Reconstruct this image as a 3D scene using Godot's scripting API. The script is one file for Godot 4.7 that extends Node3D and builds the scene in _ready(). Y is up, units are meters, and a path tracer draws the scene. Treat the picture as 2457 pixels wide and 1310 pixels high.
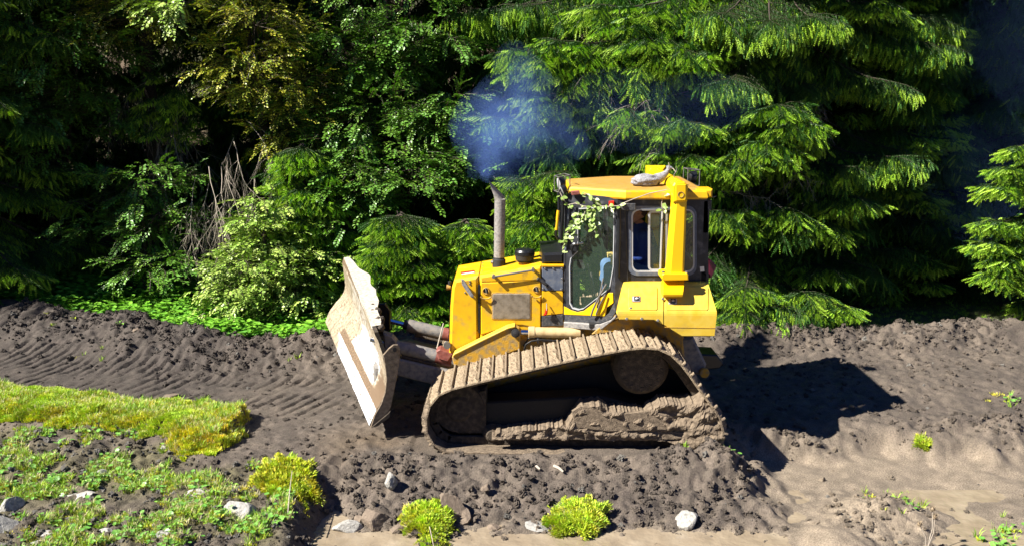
extends Node3D
# A yellow crawler dozer on a forest road. Metres, y up. The dozer heads towards -x, the camera stands on the +z side.

const FOCAL := 2284.0
const CENTRE := Vector2(1228.5, 655.0)
const CAM := Vector3(0, 4.3, 12.15)
const PITCH := deg_to_rad(11.2)
const SUN_FALL := Vector3(3.1, -3.1, -1.32)

var rng := RandomNumberGenerator.new()
var M := {}

# ---------------------------------------------------------------- pixels to places
func ray(px: float, py: float) -> Vector3:
	var u := (px - CENTRE.x) / FOCAL
	var v := (py - CENTRE.y) / FOCAL
	return Vector3(u, -v * cos(PITCH) - sin(PITCH), -cos(PITCH) + v * sin(PITCH))

func at(px: float, py: float, z: float) -> Vector3:
	var d := ray(px, py)
	return CAM + d * ((z - CAM.z) / d.z)

func on_y(px: float, py: float, y: float) -> Vector3:
	var d := ray(px, py)
	return CAM + d * ((y - CAM.y) / d.y)

func on_plane(px: float, py: float, f: Transform3D) -> Vector2:
	var d := ray(px, py)
	var n := f.basis.z
	var p := CAM + d * ((f.origin - CAM).dot(n) / d.dot(n))
	var q := p - f.origin
	return Vector2(q.dot(f.basis.x), q.dot(f.basis.y))

func zplane(z: float) -> Transform3D:
	return Transform3D(Basis.IDENTITY, Vector3(0, 0, z))

func plane_of(o: Vector3, x_axis: Vector3, y_hint: Vector3) -> Transform3D:
	var x := x_axis.normalized()
	var z := x.cross(y_hint).normalized()
	return Transform3D(Basis(x, z.cross(x), z), o)

func px_list(f: Transform3D, pts: Array) -> PackedVector2Array:
	var out := PackedVector2Array()
	for p in pts:
		out.append(on_plane(p[0], p[1], f))
	return out

func rr(x0: float, y0: float, x1: float, y1: float, r: float, n := 5) -> Array:
	var out := []
	for k in 4:
		var c: Vector2 = [Vector2(x1 - r, y0 + r), Vector2(x0 + r, y0 + r), Vector2(x0 + r, y1 - r), Vector2(x1 - r, y1 - r)][k]
		for i in n + 1:
			var a := PI * 0.5 * (k + float(i) / n)
			out.append([c.x + cos(a) * r, c.y - sin(a) * r])
	return out

# ---------------------------------------------------------------- mesh building
class MB:
	var v := PackedVector3Array()
	var n := PackedVector3Array()
	var c := PackedColorArray()
	var xf := Transform3D.IDENTITY
	var col := Color.WHITE
	var uv := PackedVector2Array()
	func tri(a: Vector3, b: Vector3, d: Vector3) -> void:   # counter-clockwise seen from outside
		a = xf * a; b = xf * b; d = xf * d
		var m := (b - a).cross(d - a).normalized()
		v.append(a); v.append(d); v.append(b)
		for k in 3:
			n.append(m); c.append(col)
	func trin(a: Vector3, b: Vector3, d: Vector3, na: Vector3, nb: Vector3, nd: Vector3) -> void:
		v.append(xf * a); v.append(xf * d); v.append(xf * b)
		n.append((xf.basis * na).normalized()); n.append((xf.basis * nd).normalized()); n.append((xf.basis * nb).normalized())
		for k in 3:
			c.append(col)
	func quad(a: Vector3, b: Vector3, d: Vector3, e: Vector3) -> void:
		tri(a, b, d); tri(a, d, e)
	func quadn(a: Vector3, b: Vector3, d: Vector3, e: Vector3, na: Vector3, nb: Vector3, nd: Vector3, ne: Vector3) -> void:
		trin(a, b, d, na, nb, nd); trin(a, d, e, na, nd, ne)
	func inset(p: PackedVector2Array, b: float) -> PackedVector2Array:
		var out := PackedVector2Array()
		var m := p.size()
		for i in m:
			var e0 := (p[i] - p[(i + m - 1) % m]).normalized()
			var e1 := (p[(i + 1) % m] - p[i]).normalized()
			var n0 := Vector2(-e0.y, e0.x)
			var n1 := Vector2(-e1.y, e1.x)
			var s := n0 + n1
			var l := maxf(1.0 + n0.dot(n1), 0.35)
			out.append(p[i] + s * (b / l))
		return out
	func prism(p: PackedVector2Array, z0: float, z1: float, b := 0.0) -> void:   # outline in x and y, from z0 to z1 > z0
		var area := 0.0
		for i in p.size():
			area += p[i].cross(p[(i + 1) % p.size()])
		if area < 0.0:
			p.reverse()
		var idx := Geometry2D.triangulate_polygon(p)
		var q := inset(p, b) if b > 0.0 else p
		var m := p.size()
		for t in range(0, idx.size(), 3):
			var a := q[idx[t]]; var d := q[idx[t + 1]]; var e := q[idx[t + 2]]
			if (d - a).cross(e - a) < 0.0:
				var s := d; d = e; e = s
			tri(Vector3(a.x, a.y, z1), Vector3(d.x, d.y, z1), Vector3(e.x, e.y, z1))
			tri(Vector3(a.x, a.y, z0), Vector3(e.x, e.y, z0), Vector3(d.x, d.y, z0))
		var levels := [[q, z0], [p, z0 + b], [p, z1 - b], [q, z1]] if b > 0.0 else [[p, z0], [p, z1]]
		for k in levels.size() - 1:
			var lo: PackedVector2Array = levels[k][0]
			var hi: PackedVector2Array = levels[k + 1][0]
			for i in m:
				var j := (i + 1) % m
				quad(Vector3(lo[i].x, lo[i].y, levels[k][1]), Vector3(lo[j].x, lo[j].y, levels[k][1]), Vector3(hi[j].x, hi[j].y, levels[k + 1][1]), Vector3(hi[i].x, hi[i].y, levels[k + 1][1]))
	func cut(p: PackedVector2Array, o: Vector2, a: float) -> Vector2:   # where the ray from o meets the outline
		var d := Vector2(cos(a), sin(a)) * 50.0
		var best := o
		for i in p.size():
			var h = Geometry2D.segment_intersects_segment(o, o + d, p[i], p[(i + 1) % p.size()])
			if h != null and (h - o).length() > (best - o).length():
				best = h
		return best
	func ring(outer: PackedVector2Array, inner: PackedVector2Array, z0: float, z1: float) -> void:   # a plate with a hole
		var o := Vector2.ZERO
		for p in inner:
			o += p / inner.size()
		var angles := []
		for p in outer:
			angles.append((p - o).angle())
		for p in inner:
			angles.append((p - o).angle())
		angles.sort()
		var clean := []
		for a in angles:
			if clean.is_empty() or a - clean[-1] > 0.003:
				clean.append(a)
		var m := clean.size()
		var ro := []
		var ri := []
		for a in clean:
			ro.append(cut(outer, o, a)); ri.append(cut(inner, o, a))
		for i in m:
			var j := (i + 1) % m
			var a: Vector2 = ro[i]; var b: Vector2 = ro[j]; var d: Vector2 = ri[j]; var e: Vector2 = ri[i]
			quad(Vector3(a.x, a.y, z1), Vector3(b.x, b.y, z1), Vector3(d.x, d.y, z1), Vector3(e.x, e.y, z1))
			quad(Vector3(e.x, e.y, z0), Vector3(d.x, d.y, z0), Vector3(b.x, b.y, z0), Vector3(a.x, a.y, z0))
			quad(Vector3(a.x, a.y, z0), Vector3(b.x, b.y, z0), Vector3(b.x, b.y, z1), Vector3(a.x, a.y, z1))
			quad(Vector3(d.x, d.y, z0), Vector3(e.x, e.y, z0), Vector3(e.x, e.y, z1), Vector3(d.x, d.y, z1))
	func tube(path: Array, radii: Array, sides := 10, caps := true) -> void:
		var rings := []
		var norms := []
		var prev := Vector3.ZERO
		for i in path.size():
			var p: Vector3 = path[i]
			var t: Vector3 = (path[mini(i + 1, path.size() - 1)] - path[maxi(i - 1, 0)]).normalized()
			var side := prev - t * prev.dot(t)
			if side.length() < 0.01:
				side = t.cross(Vector3.UP if absf(t.y) < 0.9 else Vector3.RIGHT)
			side = side.normalized()
			prev = side
			var up := t.cross(side)
			var r: float = radii[mini(i, radii.size() - 1)]
			var ring_p := []
			var ring_n := []
			for k in sides:
				var a := TAU * k / sides
				var d := side * cos(a) + up * sin(a)
				ring_p.append(p + d * r); ring_n.append(d)
			rings.append(ring_p); norms.append(ring_n)
		for i in path.size() - 1:
			for k in sides:
				var j := (k + 1) % sides
				quadn(rings[i][k], rings[i][j], rings[i + 1][j], rings[i + 1][k], norms[i][k], norms[i][j], norms[i + 1][j], norms[i + 1][k])
		if caps:
			var last := path.size() - 1
			for k in sides:
				var j := (k + 1) % sides
				tri(path[0], rings[0][j], rings[0][k])
				tri(path[last], rings[last][k], rings[last][j])
	func lathe(o: Vector3, axis: Vector3, prof: Array, sides := 20) -> void:   # profile of [distance along the axis, radius]
		axis = axis.normalized()
		var s := axis.cross(Vector3.UP if absf(axis.y) < 0.9 else Vector3.RIGHT).normalized()
		var u := axis.cross(s)
		for i in prof.size() - 1:
			var h0: float = prof[i][0]; var r0: float = prof[i][1]
			var h1: float = prof[i + 1][0]; var r1: float = prof[i + 1][1]
			var slope := Vector2(h1 - h0, r1 - r0).normalized()
			for k in sides:
				var a := TAU * k / sides
				var b := TAU * (k + 1) / sides
				var da := s * cos(a) + u * sin(a)
				var db := s * cos(b) + u * sin(b)
				var na := da * slope.x - axis * slope.y
				var nb := db * slope.x - axis * slope.y
				quadn(o + axis * h0 + da * r0, o + axis * h0 + db * r0, o + axis * h1 + db * r1, o + axis * h1 + da * r1, na, nb, nb, na)
	func box(o: Vector3, size: Vector3, b := 0.0) -> void:   # centre and size, chamfered
		var p := PackedVector2Array([Vector2(o.x - size.x / 2, o.y - size.y / 2), Vector2(o.x + size.x / 2, o.y - size.y / 2), Vector2(o.x + size.x / 2, o.y + size.y / 2), Vector2(o.x - size.x / 2, o.y + size.y / 2)])
		prism(p, o.z - size.z / 2, o.z + size.z / 2, b)
	func loft(sections: Array, closed := true) -> void:   # sections of equally many points, counter-clockwise seen against the way they follow each other
		for i in sections.size() - 1:
			var a: Array = sections[i]
			var b: Array = sections[i + 1]
			for k in a.size() if closed else a.size() - 1:
				var j := (k + 1) % a.size()
				quad(a[k], a[j], b[j], b[k])
		for e in [0, sections.size() - 1]:
			var s: Array = sections[e]
			var mid := Vector3.ZERO
			for p in s:
				mid += p / s.size()
			for k in s.size():
				var j := (k + 1) % s.size()
				if e == 0:
					tri(mid, s[j], s[k])
				else:
					tri(mid, s[k], s[j])
	func mesh(mat: Material) -> ArrayMesh:
		var a := []
		a.resize(Mesh.ARRAY_MAX)
		a[Mesh.ARRAY_VERTEX] = v; a[Mesh.ARRAY_NORMAL] = n; a[Mesh.ARRAY_COLOR] = c
		if uv.size() == v.size():
			a[Mesh.ARRAY_TEX_UV] = uv
		var m := ArrayMesh.new()
		m.add_surface_from_arrays(Mesh.PRIMITIVE_TRIANGLES, a)
		m.surface_set_material(0, mat)
		return m

func put(called: String, mb: MB, mat: Material, parent: Node) -> MeshInstance3D:
	var o := MeshInstance3D.new()
	o.name = called
	o.mesh = mb.mesh(mat)
	parent.add_child(o, true)
	return o

func put_mesh(called: String, m: Mesh, parent: Node, xf := Transform3D.IDENTITY) -> MeshInstance3D:
	var o := MeshInstance3D.new()
	o.name = called
	o.mesh = m
	parent.add_child(o, true)
	o.transform = xf
	return o

# a plate whose front face has the outline PTS (pixels) on the plane F, standing LIFT proud of it
func plate(called: String, f: Transform3D, pts: Array, depth: float, mat: Material, parent: Node, lift := 0.0, bevel := 0.006) -> MeshInstance3D:
	var mb := MB.new()
	mb.xf = f
	mb.prism(px_list(f, pts), lift - depth, lift, bevel)
	return put(called, mb, mat, parent)

func ring_plate(called: String, f: Transform3D, outer: Array, inner: Array, depth: float, mat: Material, parent: Node, lift := 0.0) -> MeshInstance3D:
	var mb := MB.new()
	mb.xf = f
	mb.ring(px_list(f, outer), px_list(f, inner), lift - depth, lift)
	return put(called, mb, mat, parent)

func rod(called: String, path: Array, radii: Array, mat: Material, parent: Node, sides := 10) -> MeshInstance3D:
	var mb := MB.new()
	mb.tube(path, radii, sides)
	return put(called, mb, mat, parent)

func turned(called: String, o: Vector3, axis: Vector3, prof: Array, mat: Material, parent: Node, sides := 24) -> MeshInstance3D:
	var mb := MB.new()
	mb.lathe(o, axis, prof, sides)
	return put(called, mb, mat, parent)

func tag(o: Node, label: String, category: String, group := "", kind := "") -> Node:
	if label: o.set_meta("label", label)
	if category: o.set_meta("category", category)
	if group: o.set_meta("group", group)
	if kind: o.set_meta("kind", kind)
	return o

var taken := {}
func thing(called: String, where: Vector3, label: String, category: String, group := "") -> Node3D:
	var o := Node3D.new()
	taken[called] = taken.get(called, -1) + 1
	o.name = called if taken[called] == 0 else "%s_%03d" % [called, taken[called]]
	add_child(o)
	o.position = where
	tag(o, label, category, group)
	return o

func scatter(called: String, m: Mesh, places: Array, tints: Array, parent: Node) -> MultiMeshInstance3D:
	var mm := MultiMesh.new()
	mm.transform_format = MultiMesh.TRANSFORM_3D
	mm.use_colors = tints.size() > 0
	mm.mesh = m
	mm.instance_count = places.size()
	for i in places.size():
		mm.set_instance_transform(i, places[i])
		if tints.size() > 0:
			mm.set_instance_color(i, tints[i])
	var o := MultiMeshInstance3D.new()
	o.name = called
	o.multimesh = mm
	o.set_meta("kind", "stuff")
	parent.add_child(o, true)
	return o

# ---------------------------------------------------------------- materials
func noise(seed_: int, freq: float, oct := 4, type := FastNoiseLite.TYPE_SIMPLEX_SMOOTH) -> FastNoiseLite:
	var f := FastNoiseLite.new()
	f.seed = seed_; f.frequency = freq; f.noise_type = type
	f.fractal_type = FastNoiseLite.FRACTAL_FBM if oct > 1 else FastNoiseLite.FRACTAL_NONE
	f.fractal_octaves = oct
	return f

func ramp_tex(f: FastNoiseLite, stops: Array, size := 512) -> ImageTexture:   # stops: [value, colour] from 0 to 1
	var im := f.get_seamless_image(size, size)
	im.convert(Image.FORMAT_L8)
	var lut := []
	for i in 256:
		var x := i / 255.0
		var c: Color = stops[0][1]
		for k in stops.size() - 1:
			if x >= stops[k][0]:
				c = (stops[k][1] as Color).lerp(stops[k + 1][1], clampf((x - stops[k][0]) / maxf(stops[k + 1][0] - stops[k][0], 0.001), 0, 1))
		lut.append(c)
	var d := im.get_data()
	var out := PackedByteArray()
	out.resize(size * size * 3)
	for i in d.size():
		var c: Color = lut[d[i]]
		out[i * 3] = int(c.r * 255.0); out[i * 3 + 1] = int(c.g * 255.0); out[i * 3 + 2] = int(c.b * 255.0)
	return ImageTexture.create_from_image(Image.create_from_data(size, size, false, Image.FORMAT_RGB8, out))

func surface(called: String, color: Color, rough: float, tex: Texture2D = null, scale := 1.0, bump: Texture2D = null, bump_cm := 0.0, metal := 0.0) -> StandardMaterial3D:
	var m := StandardMaterial3D.new()
	m.resource_name = called
	m.albedo_color = color
	m.roughness = rough
	m.metallic = metal
	m.cull_mode = BaseMaterial3D.CULL_DISABLED
	if tex or bump:
		m.uv1_triplanar = true
		m.uv1_scale = Vector3.ONE * scale
	if tex:
		m.albedo_texture = tex
		m.albedo_color = color * Color(0.85, 0.85, 0.85)
	if bump:
		m.heightmap_enabled = true
		m.heightmap_texture = bump
		m.heightmap_scale = bump_cm
	M[called] = m
	return m

func srgb(r: float, g: float, b: float) -> Color:
	return Color(r, g, b).linear_to_srgb()

func make_materials() -> void:
	var grain := ramp_tex(noise(3, 0.02, 5), [[0.0, Color.BLACK], [1.0, Color.WHITE]])
	var fine := ramp_tex(noise(4, 0.06, 4), [[0.0, Color.BLACK], [1.0, Color.WHITE]])
	var lumps := ramp_tex(noise(5, 0.035, 3, FastNoiseLite.TYPE_CELLULAR), [[0.0, Color.BLACK], [1.0, Color.WHITE]])
	# paint: clean yellow, sun-bleached patches, thin dust, scratches to primer
	var paint := ramp_tex(noise(11, 0.008, 6), [[0.0, Color(0.66, 0.55, 0.30)], [0.16, Color(0.84, 0.66, 0.20)], [0.32, Color(0.97, 0.75, 0.08)], [0.62, Color(0.99, 0.78, 0.07)], [0.8, Color(0.90, 0.73, 0.22)], [1.0, Color(0.78, 0.68, 0.42)]])
	var dusty := ramp_tex(noise(12, 0.014, 6), [[0.0, Color(0.86, 0.65, 0.12)], [0.40, Color(0.82, 0.63, 0.20)], [0.56, Color(0.72, 0.59, 0.33)], [1.0, Color(0.58, 0.50, 0.39)]])
	var bleached := ramp_tex(noise(13, 0.007, 5), [[0.0, Color(0.82, 0.70, 0.34)], [0.35, Color(0.94, 0.79, 0.24)], [0.6, Color(0.96, 0.83, 0.33)], [1.0, Color(0.93, 0.73, 0.12)]])
	surface("paint", Color.WHITE, 0.42, paint, 0.9, grain, 0.05)
	surface("paint_dusty", Color.WHITE, 0.7, dusty, 1.3, fine, 0.3)
	surface("paint_bleached", Color.WHITE, 0.5, bleached, 0.8, grain, 0.05)
	surface("paint_bright", Color(0.86, 0.69, 0.02), 0.38, null, 1.0, grain, 0.04)
	surface("roof_paint", Color.WHITE, 0.6, ramp_tex(noise(14, 0.01, 6), [[0.0, Color(0.72, 0.54, 0.24)], [0.5, Color(0.80, 0.61, 0.26)], [1.0, Color(0.74, 0.60, 0.36)]]), 1.2, grain, 0.04)
	surface("black_panel", Color.WHITE, 0.5, ramp_tex(noise(15, 0.012, 6), [[0.0, Color(0.13, 0.14, 0.17)], [0.55, Color(0.17, 0.18, 0.21)], [0.75, Color(0.26, 0.27, 0.30)], [1.0, Color(0.44, 0.43, 0.42)]]), 1.2, grain, 0.05)
	surface("grey_panel", Color.WHITE, 0.55, ramp_tex(noise(16, 0.012, 6), [[0.0, Color(0.34, 0.38, 0.46)], [0.6, Color(0.42, 0.46, 0.53)], [1.0, Color(0.55, 0.55, 0.55)]]), 1.5, grain, 0.05)
	surface("dark_panel", Color.WHITE, 0.6, ramp_tex(noise(17, 0.02, 6), [[0.0, Color(0.20, 0.21, 0.23)], [0.55, Color(0.28, 0.29, 0.31)], [1.0, Color(0.50, 0.47, 0.43)]]), 2.0, fine, 0.15)
	surface("worn_step", Color.WHITE, 0.5, ramp_tex(noise(18, 0.02, 6), [[0.0, Color(0.36, 0.36, 0.37)], [0.5, Color(0.62, 0.61, 0.60)], [1.0, Color(0.76, 0.73, 0.68)]]), 2.0, fine, 0.2)
	surface("rubber", Color(0.06, 0.06, 0.065), 0.55)
	surface("black_plastic", Color(0.085, 0.09, 0.10), 0.35)
	surface("alloy", Color(0.70, 0.71, 0.72), 0.35, null, 1.0, grain, 0.02, 0.2)
	surface("chrome", Color(0.80, 0.82, 0.86), 0.12, null, 1.0, null, 0.0, 1.0)
	surface("steel", Color(0.42, 0.41, 0.40), 0.5, null, 1.0, fine, 0.1, 0.4)
	surface("stack_steel", Color.WHITE, 0.45, ramp_tex(noise(19, 0.02, 6), [[0.0, Color(0.44, 0.42, 0.41)], [0.4, Color(0.60, 0.59, 0.58)], [0.6, Color(0.69, 0.68, 0.67)], [1.0, Color(0.58, 0.53, 0.48)]]), 2.0, fine, 0.08, 0.1)
	surface("soot", Color(0.13, 0.13, 0.14), 0.7, null, 1.0, fine, 0.1)
	surface("dry_mud", Color.WHITE, 0.95, ramp_tex(noise(20, 0.02, 6), [[0.0, Color(0.52, 0.45, 0.36)], [0.5, Color(0.70, 0.62, 0.51)], [1.0, Color(0.80, 0.73, 0.62)]]), 2.5, fine, 1.6)
	surface("wet_mud", Color.WHITE, 0.75, ramp_tex(noise(21, 0.02, 6), [[0.0, Color(0.16, 0.13, 0.11)], [0.5, Color(0.25, 0.21, 0.175)], [1.0, Color(0.36, 0.31, 0.26)]]), 2.5, lumps, 1.5)
	surface("frame_mud", Color.WHITE, 0.85, ramp_tex(noise(22, 0.012, 6), [[0.0, Color(0.22, 0.19, 0.16)], [0.5, Color(0.30, 0.26, 0.215)], [1.0, Color(0.46, 0.40, 0.33)]]), 1.8, fine, 0.9)
	surface("cream_paint", Color.WHITE, 0.45, ramp_tex(noise(23, 0.01, 5), [[0.0, Color(0.72, 0.60, 0.42)], [0.5, Color(0.88, 0.78, 0.58)], [1.0, Color(0.90, 0.80, 0.60)]]), 1.5, grain, 0.05)
	surface("red_paint", Color.WHITE, 0.6, ramp_tex(noise(24, 0.015, 5), [[0.0, Color(0.45, 0.26, 0.23)], [0.5, Color(0.62, 0.34, 0.30)], [1.0, Color(0.62, 0.46, 0.41)]]), 2.0, fine, 0.1)
	surface("cylinder_paint", Color.WHITE, 0.6, ramp_tex(noise(25, 0.012, 6), [[0.0, Color(0.36, 0.36, 0.38)], [0.5, Color(0.55, 0.54, 0.53)], [1.0, Color(0.68, 0.63, 0.56)]]), 1.8, fine, 0.2)
	surface("screen", Color.WHITE, 0.85, ramp_tex(noise(26, 0.01, 6), [[0.0, Color(0.50, 0.45, 0.37)], [0.5, Color(0.66, 0.61, 0.53)], [1.0, Color(0.74, 0.69, 0.61)]]), 1.6, fine, 0.15)
	surface("sticker_red", Color(0.75, 0.13, 0.08), 0.4)
	surface("sticker_white", Color(0.85, 0.84, 0.80), 0.4)
	surface("orange_lens", Color(0.80, 0.16, 0.07), 0.25)
	surface("purple_lens", Color(0.36, 0.12, 0.20), 0.3)
	surface("bright_steel", Color.WHITE, 0.34, ramp_tex(noise(27, 0.012, 6), [[0.0, Color(0.60, 0.62, 0.64)], [0.5, Color(0.82, 0.83, 0.84)], [1.0, Color(0.90, 0.89, 0.87)]]), 1.5, grain, 0.08, 0.25)
	surface("lip_paint", Color.WHITE, 0.6, ramp_tex(noise(28, 0.014, 6), [[0.0, Color(0.58, 0.52, 0.44)], [0.4, Color(0.80, 0.77, 0.71)], [1.0, Color(0.88, 0.86, 0.82)]]), 2.0, fine, 0.2)
	surface("blade_mud", Color.WHITE, 0.8, ramp_tex(noise(35, 0.012, 6), [[0.0, Color(0.50, 0.42, 0.33)], [0.45, Color(0.66, 0.56, 0.44)], [0.75, Color(0.72, 0.62, 0.49)], [1.0, Color(0.58, 0.55, 0.51)]]), 1.6, fine, 0.5)
	surface("dash", Color(0.10, 0.10, 0.105), 0.7)
	surface("seat_cloth", Color(0.09, 0.09, 0.10), 0.9)
	surface("drying_mud", Color.WHITE, 0.9, ramp_tex(noise(36, 0.015, 6), [[0.0, Color(0.34, 0.295, 0.245)], [0.5, Color(0.52, 0.455, 0.38)], [1.0, Color(0.66, 0.59, 0.50)]]), 2.0, fine, 1.0)
	surface("shade_dark_steel", Color(0.10, 0.095, 0.09), 0.75, null, 1.0, fine, 0.5)  # near-black colour imitates the deep shade inside the track loops
	surface("net", Color.WHITE, 0.85, ramp_tex(noise(29, 0.05, 3, FastNoiseLite.TYPE_CELLULAR), [[0.0, Color(0.86, 0.87, 0.90)], [0.35, Color(0.68, 0.69, 0.72)], [0.7, Color(0.46, 0.42, 0.41)], [1.0, Color(0.55, 0.43, 0.38)]]), 3.0, fine, 0.5)
	var g := surface("glass", Color(0.30, 0.40, 0.34, 0.12), 0.02)
	g.transparency = BaseMaterial3D.TRANSPARENCY_ALPHA
	var lens := surface("lamp_glass", Color(0.75, 0.8, 0.85, 0.3), 0.05)
	lens.transparency = BaseMaterial3D.TRANSPARENCY_ALPHA
	# ground
	var soil := ramp_tex(noise(30, 0.03, 5), [[0.0, Color(0.48, 0.47, 0.46)], [0.5, Color(0.82, 0.81, 0.80)], [1.0, Color(1.0, 1.0, 0.99)]])
	var gm := surface("soil", Color.WHITE, 0.92, soil, 2.6, fine, 1.0)
	gm.albedo_color = Color(0.92, 0.92, 0.92)
	gm.vertex_color_use_as_albedo = true
	gm.uv1_world_triplanar = true
	var clod := surface("clod", Color.WHITE, 0.95, soil, 5.0, fine, 0.8)
	clod.albedo_color = Color(0.92, 0.92, 0.92)
	clod.vertex_color_use_as_albedo = true
	surface("rock", Color.WHITE, 0.85, ramp_tex(noise(31, 0.015, 6), [[0.0, Color(0.44, 0.43, 0.41)], [0.35, Color(0.63, 0.62, 0.60)], [0.7, Color(0.78, 0.77, 0.74)], [1.0, Color(0.66, 0.61, 0.53)]]), 3.0, fine, 0.5)
	surface("brown_rock", Color.WHITE, 0.85, ramp_tex(noise(32, 0.012, 6), [[0.0, Color(0.36, 0.31, 0.27)], [0.5, Color(0.52, 0.46, 0.40)], [1.0, Color(0.64, 0.57, 0.49)]]), 3.0, fine, 0.8)
	surface("bark", Color.WHITE, 0.95, ramp_tex(noise(33, 0.03, 5), [[0.0, Color(0.16, 0.13, 0.11)], [0.5, Color(0.30, 0.26, 0.22)], [1.0, Color(0.44, 0.39, 0.34)]]), 2.0, lumps, 1.5)
	surface("dead_wood", Color(0.62, 0.58, 0.53), 0.9)
	var wm := surface("muddy_water", Color.WHITE, 0.2, ramp_tex(noise(34, 0.01, 5), [[0.0, Color(0.58, 0.52, 0.44)], [0.5, Color(0.635, 0.575, 0.49)], [1.0, Color(0.69, 0.635, 0.55)]]), 0.4, grain, 1.2)
	wm.uv1_world_triplanar = true
	for d in [["needles", 0.55], ["leaf", 0.38], ["grass", 0.6]]:
		var m := surface(d[0], Color.WHITE, d[1])
		m.vertex_color_use_as_albedo = true
		m.backlight_enabled = true
		m.backlight = Color(0.5, 0.55, 0.2)
	var pm := surface("cloth", Color.WHITE, 0.85, null, 1.0, fine, 0.2)
	pm.vertex_color_use_as_albedo = true

# ---------------------------------------------------------------- land
const WATER := -0.36
var n_low: FastNoiseLite
var n_mid: FastNoiseLite
var n_fine: FastNoiseLite
var n_cell: FastNoiseLite
var n_crumb: FastNoiseLite
var n_cell2: FastNoiseLite

func table(t: Array, x: float) -> float:
	if x <= t[0][0]:
		return t[0][1]
	for i in t.size() - 1:
		if x <= t[i + 1][0]:
			return lerpf(t[i][1], t[i + 1][1], (x - t[i][0]) / (t[i + 1][0] - t[i][0]))
	return t[-1][1]

const CREST := [[-14.0, -5.2], [-9.1, -4.3], [-6.5, -3.35], [-4.3, -2.3], [-2.6, -2.25], [0.0, -2.6], [2.5, -3.0], [3.5, -3.1], [6.0, -3.2], [8.6, -3.55], [14.0, -4.0]]
const BANK_BACK := [[-14.0, -2.6], [-9.0, -1.35], [-7.3, -0.85], [-5.3, -0.32], [-3.9, 0.02], [-3.4, 0.3]]
const BANK_FRONT := [[-14.0, 0.0], [-9.0, 0.3], [-6.5, 0.6], [-4.9, 0.8], [-4.3, 1.1], [-3.7, 1.65], [-3.3, 1.75]]

var key_x := INF
var key_z := INF
var key_r := Vector2.INF
var k_bank := 0.0
var k_meadow := 0.0
var k_mud := 0.0
var k_rough := 0.0

func masks(x: float, z: float) -> void:   # the zones of the ground, kept for the last place asked for
	key_x = x
	key_z = z
	k_bank = 0.0
	k_meadow = 0.0
	k_mud = 0.0
	if x < -1.5 and z > -4.0:
		var front := table(BANK_FRONT, x)
		var w := n_mid.get_noise_2d(x * 1.7, z * 1.7) * 0.16 + n_fine.get_noise_2d(x * 0.5, z * 0.5) * 0.10
		k_bank = smoothstep(-0.06, 0.26, z - table(BANK_BACK, x) + w) * smoothstep(-0.08, 0.45, front - z + w * 1.6) * smoothstep(-0.03, 0.12, -3.42 - x + w)
		k_meadow = smoothstep(-0.2, 0.2, -2.55 + (z - 1.2) * 0.12 - x) * smoothstep(-0.1, 0.1, z - front)
	elif x > 2.0 and z > -0.8:
		k_mud = smoothstep(2.55, 3.1, x + n_mid.get_noise_2d(x, z) * 0.35) * smoothstep(0.25, 1.0, z + n_mid.get_noise_2d(z + 9.0, x) * 0.45 - maxf(0.0, x - 5.0) * 0.1)

func bank_mask(x: float, z: float) -> float:
	if x != key_x or z != key_z:
		masks(x, z)
	return k_bank

func meadow_mask(x: float, z: float) -> float:   # the lower grassy slope in front of the bank
	if x != key_x or z != key_z:
		masks(x, z)
	return k_meadow

func mud_mask(x: float, z: float) -> float:
	if x != key_x or z != key_z:
		masks(x, z)
	return k_mud

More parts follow.
